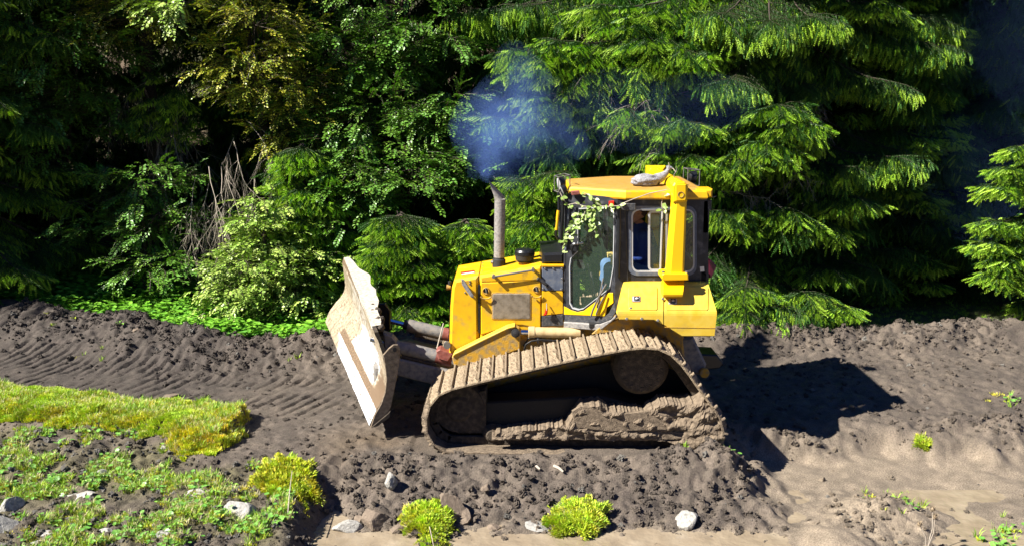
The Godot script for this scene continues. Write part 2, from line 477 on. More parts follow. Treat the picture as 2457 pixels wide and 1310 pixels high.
func base_h(x: float, z: float) -> float:
	var zc := table(CREST, x) + n_low.get_noise_2d(x * 2.0, 3.0) * 0.18
	var b := z - zc
	var left := smoothstep(-3.5, -6.0, x)
	var tall := lerpf(lerpf(0.40, 0.31, smoothstep(0.5, 2.5, x)), 0.46, left) * (1.0 + 0.3 * n_low.get_noise_2d(x * 3.0, 11.0))
	var wide := lerpf(0.48, 0.95, left) if b > 0.0 else 0.45
	var h := tall * exp(-(b / wide) * (b / wide))
	var back := maxf(0.0, -z - 3.6)
	h += smoothstep(-0.2, -1.6, b) * 0.1
	h += maxf(0.0, -z - 9.5) * 0.30 + maxf(0.0, -z - 14.0) * 0.25
	h += smoothstep(-1.0, -9.0, x) * back * 0.13
	# the road falls a little towards the stream
	h += -0.10 * smoothstep(2.4, 3.4, x) * smoothstep(-1.6, 0.2, z)
	# the slope below the near track
	var front := smoothstep(-2.5, -1.9, x)
	if front > 0.0 and z > 1.55:
		h = lerpf(h, maxf(-0.47, 0.03 - (z - 1.62) * 0.38), front * smoothstep(1.55, 1.75, z))
	var mud := mud_mask(x, z)
	h = lerpf(h, WATER - 0.016 + 0.06 * n_low.get_noise_2d(x * 3.0, z * 3.0), mud)
	if z < -1.5 or z > 6.0 or absf(x) > 9.0:
		return h
	# the trench between the turf and the slope
	h -= 0.20 * exp(-pow((x + 1.98) / 0.24, 2) - pow((z - 2.35) / 0.55, 2))
	# mounds pushed up at the lower right and behind the tracks
	h += 0.17 * exp(-pow((x - 4.0) / 0.6, 2) - pow((z - 2.5) / 0.35, 2)) + 0.13 * exp(-pow((x - 3.3) / 0.35, 2) - pow((z - 3.1) / 0.3, 2))
	h += 0.16 * exp(-pow((x - 2.25) / 0.5, 2) - pow((z - 1.85) / 0.28, 2)) + 0.10 * exp(-pow((x - 6.2) / 0.9, 2) - pow((z - 0.35) / 0.25, 2))
	h += 0.07 * exp(-pow((x - 3.5) / 0.5, 2) - pow((z - 0.62) / 0.13, 2))
	# turf
	var m := meadow_mask(x, z)
	if m > 0.0:
		h = lerpf(h, -0.06 - 0.08 * (z - table(BANK_FRONT, x)) + 0.05 * n_low.get_noise_2d(x * 2.0, z * 2.0), m)
	h = lerpf(h, 0.17 + 0.08 * n_low.get_noise_2d(x * 2.0 + 40.0, z * 2.0), bank_mask(x, z))
	return h

func roughness_of(x: float, z: float) -> float:
	var r := 0.42
	var b := z - table(CREST, x)
	r = lerpf(r, 1.15, exp(-pow(b / (1.1 if x < -4.0 else 0.6), 2)))
	r = lerpf(r, 0.95, smoothstep(1.5, 1.8, z) * smoothstep(-2.4, -2.0, x))
	r = lerpf(r, 0.12, mud_mask(x, z))
	r += 0.8 * exp(-pow((x - 4.0) / 0.7, 2) - pow((z - 2.6) / 0.6, 2)) + 0.7 * exp(-pow((x - 2.25) / 0.6, 2) - pow((z - 1.85) / 0.35, 2)) + 0.6 * exp(-pow((x - 6.2) / 0.9, 2) - pow((z - 0.35) / 0.3, 2))
	r += 0.9 * exp(-pow((x - 3.5) / 0.5, 2) - pow((z - 0.62) / 0.16, 2))
	r = lerpf(lerpf(r, 0.85, meadow_mask(x, z)), 0.4, bank_mask(x, z))
	if x < -2.4:   # pressed flat between the prints
		r *= 1.0 - 0.45 * smoothstep(0.8, 1.1, b) * smoothstep(0.0, -0.25, z - table(BANK_BACK, x))
	# flattened under and behind the tracks
	if x > -1.2 and absf(absf(z) - 1.08) < 0.5 and x < 2.4:
		r *= 0.12
	return r

func ground_h(x: float, z: float) -> float:
	var h := base_h(x, z)
	if z < -7.0 or absf(x) > 11.0:
		return h + 0.1 * n_mid.get_noise_2d(x, z)
	var r := roughness_of(x, z)
	var lump: float = -n_cell.get_noise_2d(x, z) * 0.055 - n_cell2.get_noise_2d(x, z) * 0.028 + n_mid.get_noise_2d(x * 3.0, z * 3.0) * 0.07 + n_fine.get_noise_2d(x, z) * 0.03 + n_crumb.get_noise_2d(x, z) * 0.034
	h += r * lump
	# the prints of the track bars along the road
	var zc := table(CREST, x)
	var lane := smoothstep(0.7, 1.0, z - zc) * smoothstep(-0.05, -0.25, z - table(BANK_BACK, x)) * smoothstep(-2.2, -2.7, x) if x < -2.0 else 0.0
	if lane > 0.0:
		var w := fposmod((x + 0.49 * z) / 0.2 + n_low.get_noise_2d(x, z) * 0.15, 1.0)
		h -= lane * 0.055 * smoothstep(0.0, 0.08, w) * smoothstep(0.36, 0.28, w) * clampf(0.5 + 1.7 * n_mid.get_noise_2d(x + 30.0, z), 0.0, 1.1)
	return h

func ground_c(x: float, z: float, h: float) -> Color:
	var a: float = n_mid.get_noise_2d(x * 0.8, z * 0.8)
	var p: float = n_fine.get_noise_2d(x * 0.7 + 50.0, z * 0.7)
	var c := Color(0.155, 0.127, 0.105).lerp(Color(0.215, 0.176, 0.142), clampf(0.5 + a * 1.2, 0, 1))
	var left := smoothstep(-2.5, -5.0, x)
	c = c.lerp(Color(0.088, 0.073, 0.064), left * 0.8 * smoothstep(0.3, -0.6, z))   # damp dark soil where the road was just cut
	c = c.lerp(Color(0.20, 0.145, 0.09), 0.75 * exp(-pow((x + 1.75) / 0.6, 2) - pow((z - 1.2) / 0.5, 2)) * clampf(0.6 + a * 2.0, 0, 1))
	c = c.lerp(Color(0.40, 0.33, 0.25), mud_mask(x, z))
	c = c.lerp(Color(0.29, 0.24, 0.185), 0.8 * smoothstep(WATER + 0.06, WATER, h) * smoothstep(-2.2, -1.6, x) * smoothstep(1.5, 2.0, z))
	var green := maxf(bank_mask(x, z), meadow_mask(x, z) * clampf(0.7 + a * 1.5, 0, 1))
	c = c.lerp(Color(0.15, 0.145, 0.05), green * 0.6)
	# leaf litter and moss under the trees
	var wood := smoothstep(-0.5, -1.1, z - table(CREST, x))
	c = c.lerp(Color(0.13, 0.155, 0.06).lerp(Color(0.21, 0.14, 0.095), smoothstep(-5.5, -7.5, z) * clampf(0.55 + a * 2.0, 0, 1)), wood)
	return c * (1.0 + 0.35 * p)

func grid_lines(lo: float, hi: float, step: float, far_lo: float, far_hi: float, near_step := 0.0) -> PackedFloat32Array:
	var l := []
	var s := step
	var x := lo
	while x > far_lo:
		l.push_front(x)
		s *= 1.16
		x -= s
	l.push_front(far_lo)
	x = lo + step
	while x < hi:
		l.append(x)
		x += step
	s = step
	while x < far_hi:
		l.append(x)
		s *= 1.16
		x += s
	l.append(far_hi)
	return PackedFloat32Array(l)

func make_land() -> void:
	n_low = noise(41, 0.25, 2)
	n_mid = noise(42, 0.9, 3)
	n_fine = noise(43, 6.0, 3)
	n_crumb = noise(46, 13.0, 2, FastNoiseLite.TYPE_VALUE)
	n_cell = noise(44, 4.2, 1, FastNoiseLite.TYPE_CELLULAR)
	n_cell2 = noise(45, 11.0, 1, FastNoiseLite.TYPE_CELLULAR)
	for k in [n_cell, n_cell2]:
		k.cellular_return_type = FastNoiseLite.RETURN_DISTANCE
		k.domain_warp_enabled = true
		k.domain_warp_amplitude = 0.12
		k.domain_warp_frequency = 3.0
	var xs := grid_lines(-8.0, 8.0, 0.028, -90.0, 90.0)
	var zs := grid_lines(-3.9, 4.0, 0.028, -90.0, 60.0)
	var nx := xs.size()
	var nzn := zs.size()
	var v := PackedVector3Array()
	var c := PackedColorArray()
	var n := PackedVector3Array()
	v.resize(nx * nzn); c.resize(nx * nzn); n.resize(nx * nzn)
	for j in nzn:
		for i in nx:
			var h := ground_h(xs[i], zs[j])
			v[j * nx + i] = Vector3(xs[i], h, zs[j])
			c[j * nx + i] = ground_c(xs[i], zs[j], h)
	for j in nzn:
		for i in nx:
			var a := v[j * nx + mini(i + 1, nx - 1)] - v[j * nx + maxi(i - 1, 0)]
			var b := v[mini(j + 1, nzn - 1) * nx + i] - v[maxi(j - 1, 0) * nx + i]
			n[j * nx + i] = b.cross(a).normalized()
	var idx := PackedInt32Array()
	idx.resize((nx - 1) * (nzn - 1) * 6)
	var k := 0
	for j in nzn - 1:
		for i in nx - 1:
			var q := j * nx + i
			for e in [q, q + 1, q + nx, q + 1, q + nx + 1, q + nx]:
				idx[k] = e
				k += 1
	var arr := []
	arr.resize(Mesh.ARRAY_MAX)
	arr[Mesh.ARRAY_VERTEX] = v; arr[Mesh.ARRAY_NORMAL] = n; arr[Mesh.ARRAY_COLOR] = c; arr[Mesh.ARRAY_INDEX] = idx
	var m := ArrayMesh.new()
	m.add_surface_from_arrays(Mesh.PRIMITIVE_TRIANGLES, arr)
	m.surface_set_material(0, M.soil)
	tag(put_mesh("ground", m, self), "churned brown soil of the forest road and its banks", "ground", "", "structure")
	# the muddy stream along the foot of the slope
	var wb := MB.new()
	var w0 := -2.6
	var w1 := 9.0
	for i in 58:
		for j in 24:
			var p := []
			for q in [[0, 0], [0, 1], [1, 1], [1, 0]]:
				var x := lerpf(w0, w1, float(i + q[0]) / 58)
				var z := lerpf(1.7, 6.5, float(j + q[1]) / 24)
				p.append(Vector3(x, WATER + 0.006 * n_mid.get_noise_2d(x * 2.0, z * 2.0), z))
			wb.quad(p[0], p[1], p[2], p[3])
	tag(put("muddy_water", wb, M.muddy_water, self), "shallow light brown muddy water along the foot of the slope", "water", "", "structure")

func lumpy(seed_: int, size: Vector3, mat: Material, detail := 2, amp := 0.3, freq := 1.3, flat := false) -> ArrayMesh:   # an uneven stone or clod
	var t := (1.0 + sqrt(5.0)) / 2.0
	var p := []
	for q in [[-1, t, 0], [1, t, 0], [-1, -t, 0], [1, -t, 0], [0, -1, t], [0, 1, t], [0, -1, -t], [0, 1, -t], [t, 0, -1], [t, 0, 1], [-t, 0, -1], [-t, 0, 1]]:
		p.append(Vector3(q[0], q[1], q[2]).normalized())
	var f := [[0, 11, 5], [0, 5, 1], [0, 1, 7], [0, 7, 10], [0, 10, 11], [1, 5, 9], [5, 11, 4], [11, 10, 2], [10, 7, 6], [7, 1, 8], [3, 9, 4], [3, 4, 2], [3, 2, 6], [3, 6, 8], [3, 8, 9], [4, 9, 5], [2, 4, 11], [6, 2, 10], [8, 6, 7], [9, 8, 1]]
	for d in detail:
		var g := []
		var mids := {}
		for e in f:
			var m := []
			for k in 3:
				var a: int = e[k]; var b: int = e[(k + 1) % 3]
				var key := Vector2i(mini(a, b), maxi(a, b))
				if not mids.has(key):
					mids[key] = p.size()
					p.append(((p[a] + p[b]) / 2.0).normalized())
				m.append(mids[key])
			g.append_array([[e[0], m[0], m[2]], [e[1], m[1], m[0]], [e[2], m[2], m[1]], [m[0], m[1], m[2]]])
		f = g
	var fn := noise(seed_, freq, 3)
	var cn := noise(seed_ + 7, freq * 1.1, 1, FastNoiseLite.TYPE_CELLULAR)
	for i in p.size():
		var d: Vector3 = p[i]
		var r := 1.0 + amp * fn.get_noise_3dv(d) + amp * 0.7 * cn.get_noise_3dv(d)
		p[i] = d * r * size
	var nn := []
	nn.resize(p.size()); nn.fill(Vector3.ZERO)
	for e in f:
		var m: Vector3 = (p[e[1]] - p[e[0]]).cross(p[e[2]] - p[e[0]])
		for k in e:
			nn[k] += m
	var mb := MB.new()
	for e in f:
		if flat:
			mb.tri(p[e[0]], p[e[1]], p[e[2]])
		else:
			mb.trin(p[e[0]], p[e[1]], p[e[2]], nn[e[0]], nn[e[1]], nn[e[2]])
	return mb.mesh(mat)

func boulder(seed_: int, size: Vector3, mat: Material) -> ArrayMesh:   # a broken stone: a ball cut by planes, edges slightly worn
	var r := RandomNumberGenerator.new()
	r.seed = seed_
	var cuts := []
	for k in 13:
		cuts.append([Vector3(r.randf_range(-1, 1), r.randf_range(-1, 1), r.randf_range(-1, 1)).normalized(), r.randf_range(0.48, 0.86)])
	var fn := noise(seed_, 2.6, 4)
	var mb := MB.new()
	var n := 22
	var pt := func(i: int, j: int) -> Vector3:
		var a := TAU * i / (n * 2.0)
		var b := PI * j / n
		var d := Vector3(cos(a) * sin(b), cos(b), sin(a) * sin(b))
		var p := d
		for c in cuts:
			var over: float = p.dot(c[0]) - c[1]
			if over > 0.0:
				p -= (c[0] as Vector3) * over * 0.96
		return p * (1.0 + 0.05 * fn.get_noise_3dv(d)) * size
	for i in n * 2:
		for j in n:
			var a: Vector3 = pt.call(i, j); var b: Vector3 = pt.call(i + 1, j); var c: Vector3 = pt.call(i + 1, j + 1); var d: Vector3 = pt.call(i, j + 1)
			if j > 0:
				mb.tri(a, b, c)
			if j < n - 1:
				mb.tri(a, c, d)
	return mb.mesh(mat)

# ---------------------------------------------------------------- the dozer
var dz: Node3D

func bolt(p: Vector3, axis: Vector3, r: float, parent: Node, mat: Material = null) -> void:
	var mb := MB.new()
	mb.lathe(p, axis, [[0.0, r], [r * 0.7, r], [r * 0.9, r * 0.75], [r * 0.9, 0.0]], 6)
	put("bolt", mb, mat if mat else M.steel, parent)

func smooth_loop(pts: Array, n: int) -> Array:   # a closed curve through the points, sampled evenly
	var fine := []
	var m := pts.size()
	for i in m:
		for k in 40:
			fine.append((pts[i] as Vector2).cubic_interpolate(pts[(i + 1) % m], pts[(i + m - 1) % m], pts[(i + 2) % m], k / 40.0))
	var length := 0.0
	for i in fine.size():
		length += (fine[(i + 1) % fine.size()] - fine[i]).length()
	var out := []
	var want := 0.0
	var run := 0.0
	for i in fine.size():
		var a: Vector2 = fine[i]
		var b: Vector2 = fine[(i + 1) % fine.size()]
		var l := (b - a).length()
		while want < run + l and out.size() < n:
			out.append(a.lerp(b, (want - run) / l))
			want += length / n
		run += l
	return out

func make_shoe(variant: int, mud: float, mat: Material) -> ArrayMesh:   # lies in x (along the track) and z (across), y points away from the wheels
	var w := 0.84
	var l := 0.172
	var mb := MB.new()
	# plate, bent up slightly at the leading edge, and the tall bar
	var prof := PackedVector2Array([Vector2(-l / 2, 0.0), Vector2(l / 2, 0.0), Vector2(l / 2 + 0.008, 0.018), Vector2(l / 2 - 0.012, 0.026), Vector2(-l / 2 + 0.03, 0.026), Vector2(-l / 2 + 0.024, 0.072), Vector2(-l / 2 + 0.006, 0.074), Vector2(-l / 2 - 0.002, 0.02)])
	mb.prism(prof, -w / 2, w / 2, 0.004)
	# mud caked between the bars
	var fn := noise(900 + variant, 9.0, 3)
	var nxm := 9
	var nzm := 34
	var g := []
	for j in nzm + 1:
		var row := []
		for i in nxm + 1:
			var x := lerpf(-l / 2 + 0.026, l / 2 - 0.002, float(i) / nxm)
			var z := lerpf(-w / 2 + 0.004, w / 2 - 0.004, float(j) / nzm)
			var e := minf(minf(float(i), nxm - i) / 2.0, minf(float(j), nzm - j) / 2.0)
			var lump := fn.get_noise_2d(x * 1.6, z * 1.6) + 0.5 * fn.get_noise_2d(x * 4.0 + 7.0, z * 4.0)
			row.append(Vector3(x, 0.0255 + clampf(e, 0.0, 1.0) * clampf(mud * (0.034 + 0.03 * lump), 0.0, 0.052), z))
		g.append(row)
	for j in nzm:
		for i in nxm:
			mb.quad(g[j][i], g[j + 1][i], g[j + 1][i + 1], g[j][i + 1])
	return mb.mesh(mat)

func make_tracks() -> void:
	var outline := [[1070, 1083], [1034, 1056], [1024, 1018], [1034, 975], [1062, 946], [1120, 928], [1220, 904], [1320, 880], [1420, 858], [1500, 843], [1548, 838], [1596, 846], [1636, 880], [1676, 936], [1716, 990], [1734, 1026], [1726, 1066], [1690, 1092], [1640, 1097], [1500, 1094], [1360, 1090], [1200, 1087], [1120, 1085]]
	var pts := []
	for p in outline:
		var q := at(p[0], p[1], 1.5)
		pts.append(Vector2(q.x, q.y))
	var n := 50
	var loop := smooth_loop(pts, n)
	var shoes := []
	for k in 5:
		shoes.append(make_shoe(k, [1.0, 0.8, 1.2, 0.6, 1.0][k], M.dry_mud))
	var wet := []
	for k in 3:
		wet.append(make_shoe(10 + k, 1.2, M.drying_mud))
	for side in [1.0, -1.0]:
		var t := Node3D.new()
		t.name = "track"
		dz.add_child(t, true)
		for i in n:
			var a: Vector2 = loop[i]
			var b: Vector2 = loop[(i + 1) % n]
			var d := (b - a).normalized()
			var out := Vector2(-d.y, d.x)   # the points run clockwise seen from the camera
			var mid := (a + b) / 2.0
			var basis := Basis(Vector3(d.x, d.y, 0), Vector3(out.x, out.y, 0), Vector3(0, 0, 1))
			if basis.determinant() < 0.0:
				basis.x = -basis.x
			var low := mid.y < 0.55
			var m: Mesh = wet[i % 3] if low else shoes[(i * 7 + int(side)) % 5]
			put_mesh("track_shoe", m, t, Transform3D(basis, Vector3(mid.x, mid.y, side * 1.08)))
		# chain links under the shoes
		for zz in [side * 0.95, side * 1.21]:
			var lb := MB.new()
			for i in n:
				var a: Vector2 = loop[i]
				var b: Vector2 = loop[(i + 1) % n]
				var d := (b - a).normalized()
				var out := Vector2(-d.y, d.x)
				var o0 := a - out * 0.005
				var o1 := b - out * 0.005
				var i0 := a - out * 0.10
				var i1 := b - out * 0.10
				lb.prism(PackedVector2Array([o0, o1, i1, i0]), zz - 0.03, zz + 0.03, 0.006)
			put("track_chain", lb, M.frame_mud, t)
		# wheels
		var front := at(1098, 1000, 1.5)
		var top := at(1546, 898, 1.42)
		var rear := at(1655, 1030, 1.5)
		var axis := Vector3(0, 0, side)
		var o := Vector3(front.x, front.y, side * 0.94)
		turned("front_idler", o, axis, [[0.0, 0.0], [0.0, 0.30], [0.09, 0.33], [0.19, 0.33], [0.28, 0.30], [0.28, 0.16], [0.31, 0.13], [0.31, 0.0]], M.frame_mud, t, 36)
		turned("rear_idler", Vector3(rear.x, rear.y, side * 0.94), axis, [[0.0, 0.0], [0.0, 0.26], [0.09, 0.29], [0.19, 0.29], [0.28, 0.26], [0.28, 0.14], [0.31, 0.11], [0.31, 0.0]], M.frame_mud, t, 36)
		var sp := Node3D.new()
		sp.name = "sprocket"
		t.add_child(sp, true)
		turned("final_drive", Vector3(top.x, top.y, side * 0.6), axis, [[0.0, 0.30], [0.2, 0.30], [0.22, 0.335], [0.54, 0.335], [0.60, 0.30], [0.62, 0.275], [0.625, 0.0]], M.frame_mud, sp, 40)
		var tooth := MB.new()
		for k in 22:
			var a0 := TAU * k / 22.0
			var q := PackedVector2Array()
			for e in [[0.24, -0.10], [0.30, -0.06], [0.328, -0.02], [0.328, 0.02], [0.30, 0.06], [0.24, 0.10]]:
				q.append(Vector2(top.x, top.y) + Vector2.from_angle(a0 + e[1]) * e[0])
			tooth.prism(q, side * 1.08 - 0.05, side * 1.08 + 0.05, 0.005)
		put("sprocket_teeth", tooth, M.frame_mud, sp)
		for k in 12:
			var a1 := TAU * k / 12.0
			bolt(Vector3(top.x + cos(a1) * 0.235, top.y + sin(a1) * 0.235, side * (0.6 + 0.624)), axis, 0.016, sp, M.frame_mud)
		# roller frame: tall at the front guard, low in the middle
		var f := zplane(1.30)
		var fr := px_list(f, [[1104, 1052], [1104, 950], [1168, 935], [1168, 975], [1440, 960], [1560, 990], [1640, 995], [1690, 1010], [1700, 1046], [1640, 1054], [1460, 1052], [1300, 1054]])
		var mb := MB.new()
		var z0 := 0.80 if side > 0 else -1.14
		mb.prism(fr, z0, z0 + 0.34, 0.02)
		put("roller_frame", mb, M.shade_dark_steel, t)  # frame coloured dark for the shade below the upper track run
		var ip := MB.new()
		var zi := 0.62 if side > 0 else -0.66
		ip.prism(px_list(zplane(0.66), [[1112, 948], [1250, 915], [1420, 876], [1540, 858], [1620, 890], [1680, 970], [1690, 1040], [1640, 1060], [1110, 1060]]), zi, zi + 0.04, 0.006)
		put("added_shade_plate", ip, M.shade_dark_steel, t)  # added dark sheet across the loop, painted in place of its shade
		var gp := MB.new()
		var zg := 1.365 if side > 0 else -1.40
		gp.prism(px_list(zplane(1.2), [[1096, 1040], [1092, 955], [1166, 936], [1166, 1040]]), zg - 0.2 * side, zg - 0.2 * side + 0.035, 0.008)
		put("idler_guard", gp, M.frame_mud, t)
		var gp2 := MB.new()
		gp2.prism(px_list(zplane(1.39), [[1378, 1024], [1372, 985], [1392, 973], [1436, 975], [1450, 992], [1462, 988], [1500, 990], [1560, 984], [1600, 994], [1602, 1030], [1460, 1034]]), zg, zg + 0.05, 0.008)
		put("frame_cover", gp2, M.drying_mud, t)
		var sk := MB.new()
		sk.prism(px_list(zplane(1.40), [[1180, 1040], [1380, 1030], [1608, 1034], [1672, 1044], [1668, 1056], [1180, 1056]]), zg - 0.01, zg + 0.02, 0.006)
		put("roller_guard", sk, M.drying_mud, t)
		for k in 7:
			var rp := at(1180 + k * 70, 1058, 1.4)
			turned("track_roller", Vector3(rp.x, rp.y + 0.02, side * 0.92), axis, [[0.0, 0.0], [0.0, 0.10], [0.05, 0.125], [0.10, 0.10], [0.22, 0.10], [0.27, 0.125], [0.32, 0.10], [0.36, 0.06], [0.36, 0.0]], M.frame_mud, t, 20)
		# mud that has packed and dried on the frame, one uneven mass
		var top_edge := [[1180.0, 1040.0], [1230.0, 1034.0], [1300.0, 1028.0], [1360.0, 1020.0], [1380.0, 990.0], [1396.0, 972.0], [1440.0, 968.0], [1462.0, 984.0], [1500.0, 986.0], [1550.0, 990.0], [1574.0, 970.0], [1600.0, 962.0], [1640.0, 968.0], [1666.0, 962.0], [1690.0, 944.0], [1708.0, 975.0], [1728.0, 1010.0], [1736.0, 1030.0]]
		var pk := MB.new()
		var pn := noise(81 + int(side), 5.0, 4)
		var pc := noise(83, 9.0, 1, FastNoiseLite.TYPE_CELLULAR)
		var gridp := []
		for i in 141:
			var px := lerpf(1180.0, 1736.0, i / 140.0)
			var hi := table(top_edge, px) + 7.0 * pn.get_noise_1d(px * 0.02)
			var lo := table([[1180.0, 1058.0], [1600.0, 1060.0], [1680.0, 1088.0], [1736.0, 1070.0]], px)
			var rowp := []
			for j in 25:
				var v := j / 24.0
				var w := at(px, lerpf(hi, lo, maxf(0.0, v - 0.12) / 0.88), 1.4)
				var bulge := 0.07 * pn.get_noise_2d(w.x * 0.8, w.y * 1.2) - 0.035 * pc.get_noise_2d(w.x, w.y)
				var aft := smoothstep(1630.0, 1690.0, px) * 0.07
				var z := lerpf(1.10, 1.385 + aft + bulge, smoothstep(0.0, 0.16, v)) - 0.05 * smoothstep(0.8, 1.0, v)
				rowp.append(Vector3(w.x, w.y, z * side))
			gridp.append(rowp)
		for i in 140:
			for j in 24:
				if side > 0:
					pk.quad(gridp[i][j + 1], gridp[i + 1][j + 1], gridp[i + 1][j], gridp[i][j])
				else:
					pk.quad(gridp[i][j], gridp[i + 1][j], gridp[i + 1][j + 1], gridp[i][j + 1])
		put("packed_mud", pk, M.drying_mud, t)

func make_hood() -> void:
	var f := zplane(0.5)
	var hood := Node3D.new()
	hood.name = "hood"
	dz.add_child(hood)
	# the radiator guard at the front and the engine hood behind it, one joint apart
	var mb := MB.new()
	mb.prism(px_list(f, [[1077, 850], [1080, 740], [1084, 690], [1090, 672], [1148, 662], [1149, 850]]), -0.5, 0.5, 0.035)
	put("radiator_guard", mb, M.paint, hood)
	mb = MB.new()
	mb.prism(px_list(f, [[1151, 850], [1150, 661.5], [1299, 637], [1299, 850]]), -0.5, 0.5, 0.03)
	put("engine_cover", mb, M.paint, hood)
	# front grille
	mb = MB.new()
	var g0 := at(1077, 840, 0.5)
	var g1 := at(1083, 700, 0.5)
	for k in 15:
		var y := lerpf(g0.y + 0.06, g1.y - 0.02, k / 14.0)
		mb.box(Vector3(lerpf(g0.x, g1.x, k / 14.0) - 0.008, y, 0.0), Vector3(0.02, 0.02, 0.8), 0.004)
	put("grille", mb, M.black_plastic, hood)
	var door := plate("engine_door", f, [[1154, 678], [1297, 673], [1297, 786], [1252, 779], [1226, 779], [1200, 789], [1154, 802]], 0.03, M.paint, hood, 0.014, 0.008)
	plate("upper_panel", f, [[1155, 666], [1296, 643], [1297, 671], [1155, 676]], 0.03, M.paint, hood, 0.008, 0.005)
	plate("gasket", f, [[1147, 683], [1152, 683], [1152.5, 798], [1147.5, 798]], 0.02, M.rubber, hood, 0.006, 0.002)
	plate("screen_frame", f, rr(1179, 701, 1274, 766, 4), 0.02, M.paint_dusty, door, 0.021, 0.004)
	var scr := plate("dust_screen", f, rr(1182, 703.5, 1271.5, 763.5, 3), 0.02, M.screen, door, 0.025, 0.003)
	mb = MB.new()
	mb.xf = f
	for k in 26:   # the fine bars of the screen
		var y := 705.5 + k * 2.2
		mb.prism(px_list(f, [[1184, y], [1269.5, y], [1269.5, y + 0.9], [1184, y + 0.9]]), 0.024, 0.0275, 0.0)
	put("screen_bars", mb, M.screen, scr)
	for p in [[1166, 697], [1287, 694]]:   # twist latches with their cups
		var c := at(p[0], p[1], 0.5)
		var l := Node3D.new()
		l.name = "latch"
		door.add_child(l, true)
		turned("latch_ring", c + Vector3(0, 0, 0.012), Vector3(0, 0, 1), [[0.0, 0.046], [0.012, 0.046], [0.016, 0.04], [0.012, 0.032], [0.0, 0.03]], M.paint_dusty, l)
		turned("latch_core", c + Vector3(0, 0, 0.014), Vector3(0, 0, 1), [[0.0, 0.028], [0.004, 0.028], [0.004, 0.0]], M.soot, l)
		var hb := MB.new()
		hb.tube([c + Vector3(-0.004, 0.03, 0.02), c + Vector3(0.006, 0.0, 0.035), c + Vector3(0.014, -0.03, 0.02)], [0.008, 0.011, 0.008], 8)
		put("latch_handle", hb, M.steel, l)
		var cup := MB.new()
		var arc := []
		for k in 9:
			var a := PI + PI * k / 8.0
			arc.append(c + Vector3(cos(a) * 0.062, -0.065 + sin(a) * 0.03, 0.05))
		cup.tube(arc, [0.010], 8)
		put("latch_guard", cup, M.paint_dusty, l)
	# the long stay along the top of the side panel
	var s0 := at(1184, 664, 0.57)
	var s1 := at(1279, 648, 0.57)
	var stay := rod("hood_stay", [s0, s1], [0.013], M.steel, hood)
	for p in [s0, s1]:
		var sb := MB.new()
		sb.tube([p + Vector3(0, 0, 0.02), p + Vector3(0, 0, -0.09)], [0.02], 10)
		put("stay_mount", sb, M.steel, stay)
	# the flat lever near the radiator guard
	var lv := MB.new()
	var lf := zplane(0.60)
	lv.xf = lf
	lv.prism(px_list(lf, [[1106, 669], [1113, 671], [1124, 688], [1137, 709], [1135, 715], [1129, 712], [1117, 695], [1109, 683]]), -0.015, 0.015, 0.005)
	var lever := put("lever", lv, M.stack_steel, hood)
	var lm := MB.new()
	lm.tube([at(1124, 693, 0.60), at(1124, 693, 0.49)], [0.02], 10)
	lm.tube([at(1132, 710, 0.62), at(1132, 710, 0.49)], [0.014], 8)
	put("lever_mount", lm, M.steel, lever)
	for p in [[1116, 702], [1127, 681], [1127, 675]]:
		bolt(at(p[0], p[1], 0.5), Vector3(0, 0, 1), 0.012, hood)
	# headlamp bracket poking out in front
	turned("front_lamp", at(1081, 689, 0.3), Vector3(-1, 0, 0), [[0.0, 0.0], [0.0, 0.03], [0.05, 0.035], [0.055, 0.0]], M.paint_dusty, hood)
	turned("lamp_knob", at(1079, 684, 0.3), Vector3(0, 1, 0), [[0.0, 0.02], [0.05, 0.022], [0.055, 0.0]], M.soot, hood)
	# top of the hood: warning label, seams and bolts
	var a0 := at(1090, 672, 0.5)
	var a1 := at(1299, 637, 0.5)
	var tf := plane_of(a0, a1 - a0, Vector3(0, 0, -1))
	plate("warning_label", tf, [[1105, 653], [1138, 649], [1140, 655], [1108, 660]], 0.002, M.sticker_red, hood, 0.0025, 0.0)
	plate("label_strip", tf, [[1107, 657], [1137, 652.5], [1139, 654.5], [1108, 659.2]], 0.001, M.sticker_white, hood, 0.0035, 0.0)
	for p in [[1158, 632], [1158, 640], [1157, 650]]:
		bolt(tf * Vector3(on_plane(p[0], p[1], tf).x, on_plane(p[0], p[1], tf).y, 0.0), tf.basis.z, 0.010, hood)
	# exhaust stack
	var base := at(1197, 641, 0.05)
	var head := at(1200, 478, 0.05)
	var st := Node3D.new()
	st.name = "exhaust_stack"
	dz.add_child(st)
	var dir := (head - base).normalized()
	turned("stack_collar", base - dir * 0.06, dir, [[0.0, 0.085], [0.16, 0.085], [0.17, 0.072], [0.19, 0.07]], M.soot, st)
	rod("stack_clamp", [base + dir * 0.07 + Vector3(-0.10, 0, 0.02), base + dir * 0.07 + Vector3(-0.07, 0, 0.03)], [0.022], M.steel, st, 8)
	mb = MB.new()
	mb.lathe(base, dir, [[0.02, 0.068], [(head - base).length(), 0.071]], 28)
	put("stack_pipe", mb, M.stack_steel, st)
	mb = MB.new()
	var tip := at(1172, 432, 0.05)
	var low := at(1186, 472, 0.05)
	for k in 28:
		var quadp := []
		for e in [k, k + 1]:
			var an: float = TAU * e / 28.0
			var ring := head + Vector3(cos(an) * 0.071, cos(an) * 0.022, sin(an) * 0.071)
			var t := 0.5 + 0.5 * cos(an)
			var top := low.lerp(tip, t) + Vector3(0, 0, sin(an) * 0.066)
			quadp.append(ring); quadp.append(top)
		mb.quadn(quadp[2], quadp[0], quadp[1], quadp[3], quadp[2] - head, quadp[0] - head, quadp[0] - head, quadp[2] - head)
	put("stack_mouth", mb, M.stack_steel, st)
	# air pre-cleaner
	var pc := at(1259, 634, 0.18)
	var cl := Node3D.new()
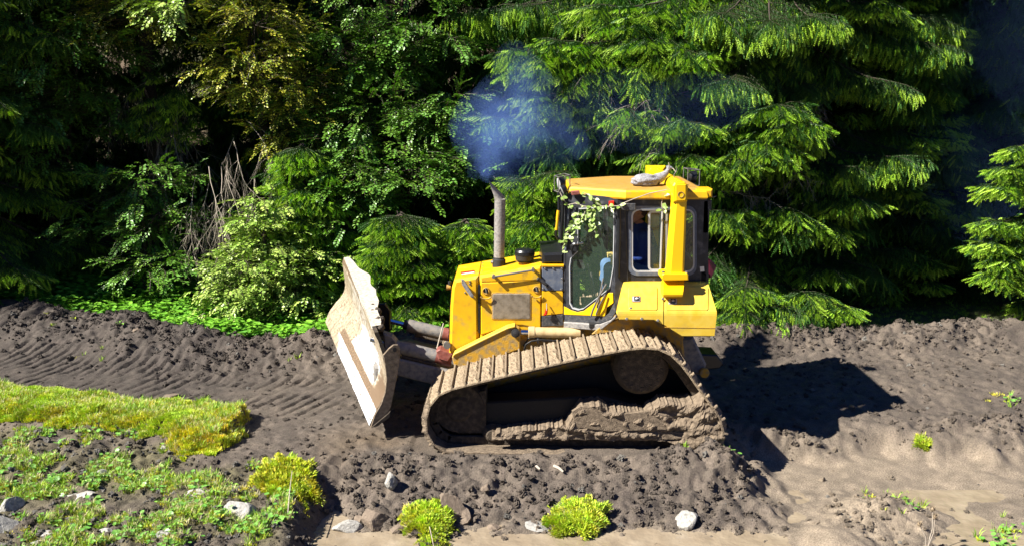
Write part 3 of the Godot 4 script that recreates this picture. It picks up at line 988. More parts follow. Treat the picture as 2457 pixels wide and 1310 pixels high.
	cl.name = "air_cleaner"
	dz.add_child(cl)
	turned("cleaner_neck", pc - Vector3(0, 0.05, 0), Vector3.UP, [[0.0, 0.075], [0.07, 0.075], [0.085, 0.12]], M.paint_dusty, cl)
	turned("cleaner_bowl", pc, Vector3.UP, [[0.03, 0.085], [0.06, 0.115], [0.12, 0.125], [0.125, 0.118]], M.soot, cl, 32)
	turned("cleaner_cap", pc, Vector3.UP, [[0.118, 0.12], [0.125, 0.130], [0.165, 0.128], [0.19, 0.112], [0.20, 0.08], [0.203, 0.0]], M.black_plastic, cl, 32)
	# firewall column beside the cab
	var wf := zplane(0.53)
	var fw := Node3D.new()
	fw.name = "firewall"
	dz.add_child(fw)
	mb = MB.new()
	mb.prism(px_list(zplane(0.5), [[1300, 638], [1356, 638], [1356, 800], [1300, 800]]), -0.5, 0.50, 0.01)
	put("firewall_core", mb, M.paint_dusty, fw)
	plate("side_panel", wf, [[1301, 641], [1351, 641], [1351, 697], [1301, 697]], 0.05, M.grey_panel, fw, 0.0, 0.004)
	plate("lower_panel", wf, [[1300.5, 699], [1351, 699], [1351, 752], [1300.5, 757]], 0.05, M.paint, fw, 0.0, 0.004)
	plate("kick_panel", wf, [[1300.5, 759], [1351, 754], [1351, 781], [1300.5, 783]], 0.05, M.dark_panel, fw, 0.0, 0.004)
	plate("ledge", wf, [[1300, 635], [1353, 635], [1353, 640], [1300, 640]], 0.2, M.paint, fw, 0.015, 0.004)
	for p in [[1308, 644], [1328, 644], [1348, 644], [1349, 668], [1303, 692], [1325, 694], [1347, 694]]:
		bolt(at(p[0], p[1], 0.53), Vector3(0, 0, 1), 0.014, fw)
	mb = MB.new()
	mb.prism(px_list(zplane(0.5), [[1301, 608], [1354, 606], [1354, 634], [1301, 634]]), -0.45, 0.50, 0.03)
	put("cowl_box", mb, M.black_plastic, fw)
	# latch and hook on the column
	var hk := MB.new()
	hk.tube([at(1290, 668, 0.6), at(1300, 674, 0.58), at(1310, 682, 0.62), at(1313, 684, 0.58)], [0.022, 0.025, 0.02, 0.018], 10)
	put("hood_catch", hk, M.soot, fw)
	turned("catch_knob", at(1312, 684, 0.58), Vector3(0.2, -0.1, 1), [[0.0, 0.026], [0.04, 0.026], [0.045, 0.02], [0.03, 0.018]], M.steel, fw, 16)
	rod("pull_cord", [at(1312, 740, 0.57), at(1310, 752, 0.58), at(1306, 755, 0.57)], [0.016, 0.02, 0.012], M.orange_lens, fw, 8)
	rod("cord_stem", [at(1312, 728, 0.55), at(1312, 745, 0.60)], [0.007], M.steel, fw, 8)
	# chassis under the hood and the cab
	mb = MB.new()
	mb.prism(px_list(zplane(0.56), [[1090, 852], [1300, 800], [1356, 786], [1480, 766], [1560, 772], [1640, 812], [1648, 900], [1600, 930], [1250, 960], [1100, 930]]), -0.56, 0.56, 0.03)
	put("main_frame", mb, M.paint_dusty, dz)
	mb = MB.new()
	mb.prism(px_list(zplane(0.5), [[1620, 818], [1668, 812], [1700, 880], [1690, 906], [1640, 900]]), -0.4, 0.42, 0.03)
	put("rear_case", mb, M.cylinder_paint, dz)
	mb = MB.new()
	mb.prism(px_list(zplane(0.25), [[1680, 850], [1722, 852], [1738, 872], [1728, 884], [1690, 888]]), -0.15, 0.25, 0.015)
	put("drawbar", mb, M.black_plastic, dz)
	turned("tow_pin", at(1690, 893, 0.45), Vector3(0, 0, 1), [[0.0, 0.0], [0.0, 0.065], [0.03, 0.065], [0.04, 0.055], [0.04, 0.0]], M.paint_dusty, dz)

func make_arms() -> void:
	var f := zplane(0.66)
	var arm := Node3D.new()
	arm.name = "push_arm"
	dz.add_child(arm)
	for side in [1.0, -1.0]:
		var mb := MB.new()
		var z1: float = 0.66 if side > 0 else -0.54
		mb.prism(px_list(f, [[1084, 858], [1090, 848], [1150, 818], [1218, 786], [1234, 782], [1246, 787], [1249, 800], [1248, 838], [1236, 842], [1160, 872], [1092, 886]]), z1 - 0.12, z1, 0.012)
		put("arm_plate", mb, M.paint_dusty, arm)
		var fl := MB.new()
		fl.prism(px_list(f, [[1086, 855], [1090, 847], [1150, 817], [1218, 784.5], [1235, 780.5], [1236, 783.5], [1219, 788], [1151, 820.5], [1092, 850]]), z1 - 0.14, z1 + 0.022, 0.004)
		put("arm_flange", fl, M.paint_bleached, arm)
		var pin := MB.new()
		var c := at(1237, 798, 0.66)
		c.z = z1
		pin.lathe(c, Vector3(0, 0, 1), [[0.0, 0.055], [0.03, 0.055], [0.035, 0.03], [0.05, 0.03], [0.055, 0.0]], 20)
		put("arm_pin", pin, M.soot, arm)
		# lift cylinder lying along the frame
		var cz: float = 0.60 if side > 0 else -0.60
		var cyl := Node3D.new()
		cyl.name = "lift_cylinder"
		dz.add_child(cyl, true)
		var a := at(1250, 797, 0.62); var b := at(1268, 797.5, 0.62); var e := at(1394, 800, 0.62)
		for q in [0, 1]:
			pass
		a.z = cz; b.z = cz; e.z = cz
		rod("cylinder_rod", [a, b], [0.035], M.chrome, cyl, 16)
		turned("cylinder_gland", b - Vector3(0.0, 0, 0), (e - b), [[0.0, 0.0], [0.0, 0.068], [0.006, 0.074], [0.075, 0.074], [0.082, 0.068]], M.cream_paint, cyl, 28)
		turned("cylinder_barrel", b, (e - b), [[0.08, 0.066], [(e - b).length() - 0.01, 0.066], [(e - b).length(), 0.058], [(e - b).length(), 0.0]], M.cream_paint, cyl, 28)
	# hoses under the near cylinder
	var hoses := Node3D.new()
	hoses.name = "hydraulic_hoses"
	dz.add_child(hoses)
	rod("hose", [at(1258, 838, 0.64), at(1262, 826, 0.66), at(1275, 818, 0.67), at(1300, 815, 0.66), at(1345, 818, 0.64)], [0.012], M.rubber, hoses, 8)
	rod("hose", [at(1300, 818, 0.64), at(1352, 818.5, 0.64)], [0.011], M.steel, hoses, 8)
	rod("hose", [at(1256, 830, 0.60), at(1268, 812, 0.62), at(1300, 810, 0.62)], [0.012], M.rubber, hoses, 8)
	turned("hose_clip", at(1291, 817, 0.64), Vector3(0, 1, 0), [[-0.03, 0.0], [-0.03, 0.016], [0.03, 0.016], [0.03, 0.0]], M.steel, hoses, 12)

func make_blade() -> void:
	var near := on_y(885, 1024, 0.2)
	var far := on_y(783, 786, 0.52)
	var u := (near - far).normalized()
	var up := (Vector3.UP - u * u.y).normalized()
	var fwd := up.cross(u).normalized()   # out of the front of the blade
	if fwd.x > 0.0:
		fwd = -fwd
	var pn := Transform3D(Basis(fwd, up, fwd.cross(up)), near)
	var pf := Transform3D(Basis(fwd, up, fwd.cross(up)), far)
	var nearp := px_list(pn, [[897, 798], [908, 822], [917, 850], [923, 880], [926, 908], [923, 938], [914, 964], [900, 988], [885, 1022]])
	var farp := px_list(pf, [[824, 618], [821, 634], [824, 655], [827, 678], [826, 694], [818, 710], [803, 728], [788, 750], [780, 772]])
	var blade := Node3D.new()
	blade.name = "blade"
	dz.add_child(blade)
	var cols := 30
	var rows := 24
	var wob := noise(71, 2.2, 3)
	var grid := []
	for i in cols + 1:
		var t := float(i) / cols
		var col := []
		for j in rows + 1:
			var s := float(j) / rows * 8.0
			var k := mini(int(s), 7)
			var a := nearp[k].cubic_interpolate(nearp[k + 1], nearp[maxi(k - 1, 0)], nearp[mini(k + 2, 8)], s - k)
			var b := farp[k].cubic_interpolate(farp[k + 1], farp[maxi(k - 1, 0)], farp[mini(k + 2, 8)], s - k)
			var q := b.lerp(a, t)
			var p := far.lerp(near, t) + fwd * q.x + up * q.y
			p += fwd * 0.008 * wob.get_noise_2d(t * 2.0, s * 0.5) + up * (0.02 * wob.get_noise_2d(t * 1.8, 40.0) if j == 0 else 0.0)
			col.append(p)
		grid.append(col)
	# one face; its texture shows caked mud, bare steel where soil has just slid off, worn paint and dark dirt
	var face := MB.new()
	for i in cols:
		for j in rows:
			face.quad(grid[i][j], grid[i][j + 1], grid[i + 1][j + 1], grid[i + 1][j])
			var q := [Vector2(i, j), Vector2(i, j + 1), Vector2(i + 1, j + 1), Vector2(i + 1, j)]
			for k in [0, 2, 1, 0, 3, 2]:
				face.uv.append(Vector2(q[k].x / cols, q[k].y / rows))
	put("mouldboard", face, blade_skin(), blade)
	# back plate, 40 mm behind
	var back := MB.new()
	for i in cols:
		for j in rows:
			var d := -fwd * 0.05
			back.quad(grid[i][j] + d, grid[i + 1][j] + d, grid[i + 1][j + 1] + d, grid[i][j + 1] + d)
		back.quad(grid[i][0], grid[i + 1][0], grid[i + 1][0] - fwd * 0.05, grid[i][0] - fwd * 0.05)
		back.quad(grid[i + 1][rows], grid[i][rows], grid[i][rows] - fwd * 0.05, grid[i + 1][rows] - fwd * 0.05)
	for j in rows:
		back.quad(grid[0][j], grid[0][j] - fwd * 0.05, grid[0][j + 1] - fwd * 0.05, grid[0][j + 1])
		back.quad(grid[cols][j], grid[cols][j + 1], grid[cols][j + 1] - fwd * 0.05, grid[cols][j] - fwd * 0.05)
	put("back_plate", back, M.frame_mud, blade)
	# the bent lip along the top, scraped white
	var lip := MB.new()
	var n0 := 0
	var edge := noise(73, 1.0, 2)
	for i in cols - 2:
		var q := []
		for e in [i, i + 1]:
			var t := float(e) / cols
			var wide := (0.08 + 0.15 * sin(PI * clampf(t * 1.05, 0.0, 1.0))) * (1.0 + 0.3 * edge.get_noise_1d(t * 3.0))
			var p: Vector3 = grid[e][0]
			q.append(p)
			q.append(p - fwd * wide * 1.1 + up * wide * 0.10)
		lip.quad(q[0], q[2], q[3], q[1])
		lip.quad(q[1] - up * 0.03, q[3] - up * 0.03, q[2] - up * 0.03, q[0] - up * 0.03)
		lip.quad(q[1], q[3], q[3] - up * 0.03, q[1] - up * 0.03)
	put("top_lip", lip, M.lip_paint, blade)
	# end plate with its lifting eye
	var ef := Transform3D(pn.basis, near + u * 0.035)
	if ef.basis.z.dot(u) < 0.0:
		ef.basis = Basis(-ef.basis.x, ef.basis.y, -ef.basis.z)
	var ep := MB.new()
	ep.xf = ef
	ep.prism(px_list(ef, [[919, 852], [934, 835], [944, 827], [954, 827], [960, 836], [959, 860], [953, 900], [945, 940], [938, 975], [930, 992], [908, 1010], [889, 1026], [899, 995], [914, 970], [924, 940], [927, 908], [924, 880]]), -0.03, 0.0, 0.005)
	var endp := put("end_plate", ep, M.drying_mud, blade)
	var eye := MB.new()
	eye.xf = ef
	var eq := px_list(ef, rr(942, 833, 951, 844, 4))
	eye.prism(eq, -0.032, 0.003, 0.0)
	put("lifting_eye", eye, M.soot, endp)
	var bit := MB.new()
	bit.xf = ef
	bit.prism(px_list(ef, [[889, 1026], [908, 1010], [930, 992], [936, 985], [934, 1000], [905, 1022]]), -0.02, 0.012, 0.003)
	put("end_bit", bit, M.frame_mud, endp)
	# stiff frame, brackets and the dirt sitting behind the blade
	var mid: Vector3 = grid[14][13] - fwd * 0.20
	var cf := MB.new()
	cf.xf = Transform3D(Basis(u, up, u.cross(up)), mid)
	cf.box(Vector3.ZERO, Vector3(2.4, 0.16, 0.14), 0.02)
	cf.box(Vector3(-0.5, 0.05, 0), Vector3(0.1, 0.5, 0.16), 0.02)
	cf.box(Vector3(0.45, 0.05, 0), Vector3(0.1, 0.5, 0.16), 0.02)
	put("back_frame", cf, M.frame_mud, blade)
	var br := MB.new()
	br.prism(px_list(zplane(-0.55), [[906, 728], [926, 728], [938, 745], [940, 790], [928, 800], [908, 790]]), -0.62, -0.55, 0.01)
	br.prism(px_list(zplane(-0.3), [[906, 728], [924, 728], [936, 745], [936, 790], [926, 800], [908, 790]]), -0.37, -0.3, 0.01)
	put("cylinder_bracket", br, M.black_plastic, blade)
	br = MB.new()
	br.prism(px_list(zplane(0.45), [[918, 798], [940, 806], [952, 820], [950, 850], [922, 850]]), 0.3, 0.45, 0.02)
	put("cylinder_bracket", br, M.cylinder_paint, blade)
	# angle cylinders
	for d in [[[936, 770], [966, 777], [978, 780], [1062, 800], [1062, 797], [1092, 806], -0.45, 0.088], [[925, 822], [938, 826], [946, 830], [1046, 854], [1046, 850], [1075, 862], 0.38, 0.085]]:
		var cyl := Node3D.new()
		cyl.name = "angle_cylinder"
		dz.add_child(cyl, true)
		var z: float = d[6]
		var r: float = d[7]
		var p0 := at(d[0][0], d[0][1], z); var p1 := at(d[2][0], d[2][1], z); var p2 := at(d[3][0], d[3][1], z); var p3 := at(d[5][0], d[5][1], z)
		var dir := (p2 - p1).normalized()
		rod("cylinder_rod", [p0 - dir * 0.2, p1], [0.035], M.chrome, cyl, 16)
		turned("cylinder_gland", p1 - dir * 0.06, dir, [[0.0, 0.0], [0.0, r * 0.75], [0.08, r * 0.75]], M.soot, cyl)
		turned("cylinder_barrel", p1, dir, [[0.0, 0.0], [0.0, r], [(p2 - p1).length(), r], [(p2 - p1).length(), 0.0]], M.cylinder_paint, cyl, 28)
		rod("cylinder_pipe", [p1 + dir * 0.1 + Vector3(0, -0.10, 0.05), p2 + Vector3(0, -0.10, 0.05)], [0.022], M.frame_mud, cyl, 10)
		turned("cylinder_end", p2, (p3 - p2), [[0.0, r * 1.02], [(p3 - p2).length() + 0.05, r * 1.02], [(p3 - p2).length() + 0.05, 0.0]], M.red_paint, cyl)
	var tr := MB.new()
	tr.prism(px_list(zplane(0.5), [[1046, 842], [1056, 838], [1086, 850], [1074, 868], [1052, 862]]), 0.3, 0.5, 0.01)
	put("red_trunnion", tr, M.red_paint, dz)
	rod("mud_hose", [at(1048, 836, 0.2), at(1054, 812, 0.1), at(1064, 775, 0.0)], [0.009], M.dead_wood, dz, 6)
	# C-frame that pushes the blade
	var c0 := at(935, 880, 0.3); var c1 := at(1095, 905, 0.3)
	var cfm := Node3D.new()
	cfm.name = "c_frame"
	dz.add_child(cfm)
	for z in [0.42, -0.42]:
		var m := MB.new()
		m.prism(px_list(zplane(0.42), [[935, 862], [960, 858], [1095, 890], [1120, 930], [1080, 930], [940, 895]]), z - 0.12, z + 0.06, 0.02)
		put("frame_arm", m, M.cylinder_paint, cfm)
	var cm := MB.new()
	cm.box(Vector3(c0.x - 0.05, c0.y - 0.05, 0.0), Vector3(0.25, 0.3, 1.2), 0.03)
	put("frame_head", cm, M.cylinder_paint, cfm)
	turned("hook", at(1073, 826, 0.5), Vector3(0, 0, 1), [[0.0, 0.0], [0.0, 0.045], [0.06, 0.045], [0.06, 0.0]], M.steel, cfm)
	# soil carried behind the top edge
	for k in 14:
		var t := rng.randf_range(0.72, 0.97)
		var p := far.lerp(near, t) + up * (0.72 + 0.1 * rng.randf()) - fwd * rng.randf_range(0.02, 0.1)
		var q: Vector3 = grid[int(t * cols)][0] - fwd * rng.randf_range(0.06, 0.16) - up * rng.randf_range(0.0, 0.05)
		put_mesh("soil_lump", lumpy(600 + k, Vector3.ONE * rng.randf_range(0.025, 0.06), M.frame_mud, 1, 0.5), blade, Transform3D(Basis(Vector3.UP, rng.randf() * 6.0), q))

func blade_skin() -> StandardMaterial3D:
	var n := 320
	var im := Image.create(n, n, false, Image.FORMAT_RGB8)
	var soft := noise(74, 2.2, 4)
	var streak := noise(75, 1.0, 4)
	var fleck := noise(76, 30.0, 3)
	var mud := Color(0.61, 0.56, 0.48)
	var smear := Color(0.72, 0.71, 0.69)
	var dirt := Color(0.43, 0.36, 0.29)
	var steel := Color(0.76, 0.78, 0.80)
	for j in n:
		for i in n:
			var t := (i + 0.5) / n
			var s := (j + 0.5) / n
			var w := soft.get_noise_2d(t * 2.0, s * 2.0) * 0.14 + fleck.get_noise_2d(t, s) * 0.03
			var st := streak.get_noise_2d(t * 40.0 + 4.0 * s * s, s * 2.5)
			var c := mud * (1.0 + 0.42 * st + 0.25 * fleck.get_noise_2d(t * 1.5, s))
			c = c.lerp(Color(0.50, 0.44, 0.37), clampf(st * 2.2 - 0.35, 0, 0.7))
			c = c.lerp(smear, clampf(1.6 - absf(t - 0.45 - s * 0.1 + w * 1.5) * 6.0, 0, 0.85) * smoothstep(0.75, 0.3, s) * clampf(0.7 + st * 1.5, 0, 1))
			c = c.lerp(dirt, smoothstep(0.03, -0.03, s - 0.10 + w * 0.6))
			c = c.lerp(dirt, 0.85 * smoothstep(0.03, 0.0, absf(t - 0.62 + 0.25 * s - w)) * smoothstep(0.5, 0.3, s))
			var bare := smoothstep(-0.02, 0.03, t - 0.52 + (s - 0.45) * 0.35 + w) * smoothstep(0.03, -0.02, t - 0.88 + w * 0.5) * smoothstep(-0.03, 0.03, s - 0.40 + w * 0.5) * smoothstep(0.02, -0.01, s - 0.765 + w * 0.1)
			c = c.lerp(steel * (1.0 + 0.1 * st), bare * 0.95)
			c = c.lerp(dirt * (1.0 + 0.4 * fleck.get_noise_2d(t * 2.0, s * 2.0)), smoothstep(-0.01, 0.01, s - 0.77 + w * 0.1) * smoothstep(0.0, 0.04, t - 0.3 + w))
			c = c.lerp(dirt, smoothstep(-0.02, 0.03, t - 0.90 + w * 0.5) * smoothstep(-0.03, 0.05, s - 0.5 + w))
			c = c.lerp(steel * (1.02 + 0.12 * st), smoothstep(-0.006, 0.006, s - 0.855 + w * 0.03) * smoothstep(-0.02, 0.05, t - 0.30 + w))
			if fleck.get_noise_2d(t * 0.8 + 9.0, s * 0.8) > 0.42:
				c = c.lerp(dirt, 0.8)
			im.set_pixel(i, j, c.clamp())
	var m := surface("blade_skin", Color.WHITE, 0.5)
	m.albedo_texture = ImageTexture.create_from_image(im)
	m.metallic = 0.05
	return m

func make_fenders() -> void:
	# cross-section rows: inner top, top edge, rounded fold, face bottom, inner bottom
	var y_top := at(1545, 678, 0.9).y
	var y_fold := at(1545, 750, 1.2).y
	for side in [1.0, -1.0]:
		var fend := Node3D.new()
		fend.name = "fender"
		dz.add_child(fend, true)
		for box in [["front_box", [1498, 1482, 1487, 767], [1592, 1592, 1592, 779], M.paint_bleached, [[1570, 768]]], ["rear_box", [1594, 1594, 1594, 780], [1700, 1721, 1715, 807], M.paint_bleached, [[1637, 807]]]]:
			var secs := []
			var stations := [box[1]]
			for q in box[4]:
				stations.append([q[0], q[0], q[0], q[1]])
			stations.append(box[2])
			for s in stations:
				var xt := at(s[0], 678, 0.9).x
				var xf := at(s[1], 750, 1.2).x
				var b := at(s[2], s[3], 1.2)
				var sec := [Vector3(xt, y_top, 0.72), Vector3(xt, y_top, 0.885), Vector3(xt, y_top - 0.015, 0.912), Vector3(lerpf(xt, xf, 0.93), y_fold + 0.028, 1.175), Vector3(xf, y_fold + 0.012, 1.19), Vector3(xf, y_fold - 0.012, 1.197), Vector3(xf, y_fold - 0.035, 1.2), Vector3(b.x, b.y + 0.01, 1.2), Vector3(b.x, b.y, 1.19), Vector3(b.x, b.y, 0.72)]
				if side < 0:
					for k in sec.size():
						sec[k].z = -sec[k].z
				if side > 0:
					sec.reverse()
				secs.append(sec)
			secs.reverse()
			var mb := MB.new()
			mb.loft(secs)
			put(box[0], mb, box[3], fend)
		if side < 0:
			continue
		var o := Vector3(at(1545, 750, 1.2).x, y_fold, 1.2)
		var sf := plane_of(o, Vector3(1, 0, 0), Vector3(0, y_top - y_fold, -0.3))
		for d in [["battery_door", rr(1508, 689, 1578, 745, 4), [1516.5, 711.5, 1537.5, 726]], ["tank_door", rr(1597, 689, 1700, 745.5, 4), [1604, 717, 1625, 732]]]:
			var door := plate(d[0], sf, d[1], 0.02, M.paint_bleached, fend, 0.012, 0.006)
			var l: Array = d[2]
			var la := Node3D.new()
			la.name = "latch"
			door.add_child(la)
			plate("latch_rim", sf, rr(l[0], l[1], l[2], l[3], 2.5), 0.01, M.red_paint if d[0] == "battery_door" else M.screen, la, 0.017, 0.002)
			plate("latch_plate", sf, rr(l[0] + 1.2, l[1] + 1.2, l[2] - 1.2, l[3] - 1.2, 2.0), 0.01, M.alloy, la, 0.020, 0.002)
			ring_plate("latch_bezel", sf, rr(l[0] + 5, l[1] + 2.4, l[2] - 4, l[3] - 2.6, 1.5), rr(l[0] + 6.4, l[1] + 3.8, l[2] - 5.4, l[3] - 4, 1.0), 0.012, M.soot, la, 0.030)
			var c := on_plane((l[0] + l[2]) / 2 + 0.5, (l[1] + l[3]) / 2 + 0.3, sf)
			turned("latch_button", sf * Vector3(c.x, c.y, 0.02), sf.basis.z, [[0.0, 0.014], [0.02, 0.014], [0.022, 0.01], [0.022, 0.0]], M.alloy, la)
		plate("seam_strip", zplane(1.2), [[1594.5, 784], [1717.5, 786], [1717.5, 787.2], [1597, 785.4]], 0.01, M.paint_dusty, fend, 0.004, 0.0)
		for p in [[1504, 765, 1.2], [1540, 765, 1.2], [1579, 769, 1.2], [1591, 717, 1.09], [1514, 740, 1.16]]:
			bolt(at(p[0], p[1], p[2]), Vector3(0, 0.4, 1), 0.018, fend)
	# dark wheel-arch lining below the fenders
	for side in [1.0, -1.0]:
		var mb := MB.new()
		var z: float = 0.74 if side > 0 else -0.78
		mb.prism(px_list(zplane(0.74), [[1440, 782], [1486, 762], [1572, 766], [1640, 806], [1636, 830], [1560, 800], [1500, 790], [1420, 800]]), z, z + 0.04, 0.006)
		put("arch_lining", mb, M.paint_dusty, dz)

func make_rops() -> void:
	var r := Node3D.new()
	r.name = "roll_bar"
	dz.add_child(r)
	for side in [1.0, -1.0]:
		var f := zplane(1.06)
		# the post: a square tube with chamfered corners, a touch wider at the foot
		var b0 := at(1601, 658, 1.06); var b1 := at(1643, 658, 1.06); var t0 := at(1617, 470, 1.06); var t1 := at(1650, 470, 1.06)
		var secs := []
		for e in [[b0, b1], [t0, t1]]:
			var x0: float = e[0].x; var x1: float = e[1].x; var y: float = e[0].y
			var c := 0.045
			var s := []
			for q in [[x0 + c, 1.06], [x0, 1.06 - c], [x0, 0.90], [x0 + 0.02, 0.88], [x1 - 0.02, 0.88], [x1, 0.90], [x1, 1.06 - c * 0.6], [x1 - c * 0.6, 1.06]]:
				s.append(Vector3(q[0], y, q[1] * side))
			if side < 0:
				s.reverse()
			s.reverse()
			secs.append(s)
		var mb := MB.new()
		mb.loft(secs)
		put("post", mb, M.paint_bright, r)
		# head block with its round hole
		mb = MB.new()
		var hz0: float = 0.86 if side > 0 else -1.075
		mb.prism(px_list(zplane(1.075), [[1616, 486], [1615, 446], [1620, 438], [1644, 437], [1650, 443], [1650, 484]]), hz0, hz0 + 0.215, 0.015)
		put("post_head", mb, M.paint_bright, r)
		if side > 0:
			plate("head_plate", zplane(1.075), [[1621.5, 443], [1646, 442], [1646, 478], [1643, 481], [1621.5, 482]], 0.02, M.paint_bright, r, 0.02, 0.006)
			turned("pin_hole", at(1634, 467, 1.09), Vector3(0, 0, 1), [[0.0, 0.036], [0.012, 0.036], [0.012, 0.03], [0.004, 0.028], [0.004, 0.0]], M.paint_dusty, r)
		# foot clamp and the bent bracket below it
		mb = MB.new()
		var fz: float = 0.84 if side > 0 else -1.13
		mb.prism(px_list(zplane(1.13), [[1588, 668], [1588, 659], [1594, 656], [1650, 656], [1653, 660], [1653, 673], [1592, 674]]), fz, fz + 0.29, 0.012)
		put("foot_clamp", mb, M.paint_bright, r)
		mb = MB.new()
		var ctr := []
		var bz := [1.02, 1.08, 1.14, 1.19, 1.20, 1.17]
		var by := [674, 682, 690, 700, 707, 712]
		var bs := []
		for k in 6:
			var p0 := at(lerpf(1594, 1592, k / 5.0), by[k], bz[k]); var p1 := at(lerpf(1643, 1638, k / 5.0), by[k], bz[k])
			bs.append([p0, p1])
		for k in 5:
			var q := [bs[k][0], bs[k][1], bs[k + 1][1], bs[k + 1][0]]
			var back := []
			for p in q:
				back.append(Vector3(p.x, p.y, 0.9 * side) if true else p)
			for j in 4:
				q[j].z *= side
			if side > 0:
				mb.quad(q[3], q[2], q[1], q[0])
				mb.quad(q[0], back[0], back[3], q[3])
				mb.quad(q[1], q[2], back[2], back[1])
			else:
				mb.quad(q[0], q[1], q[2], q[3])
		var l0: Vector3 = bs[5][0]; var l1: Vector3 = bs[5][1]
		mb.quad(Vector3(l0.x, l0.y, l0.z * side), Vector3(l1.x, l1.y, l1.z * side), Vector3(l1.x, l1.y, 0.9 * side), Vector3(l0.x, l0.y, 0.9 * side))
		put("foot_bracket", mb, M.paint_bright, r)
		for p in [[1593, 655], [1649, 655]]:
			bolt(Vector3(at(p[0], p[1], 1.1).x, at(p[0], p[1], 1.1).y, 1.08 * side), Vector3.UP, 0.02, r)
	# the cross beam over the roof
	var c := at(1633, 455, 1.0)
	rod("cross_beam", [Vector3(c.x, c.y + 0.01, 1.02), Vector3(c.x - 0.01, c.y + 0.02, 0.85), Vector3(c.x - 0.02, c.y + 0.02, -0.85), Vector3(c.x, c.y + 0.01, -1.02)], [0.09, 0.09, 0.09, 0.09], M.paint_bright, r, 20)
	var fb := MB.new()
	fb.box(Vector3(c.x + 0.0, c.y + 0.03, -0.98), Vector3(0.26, 0.17, 0.2), 0.05)
	put("far_head", fb, M.paint_bright, r)

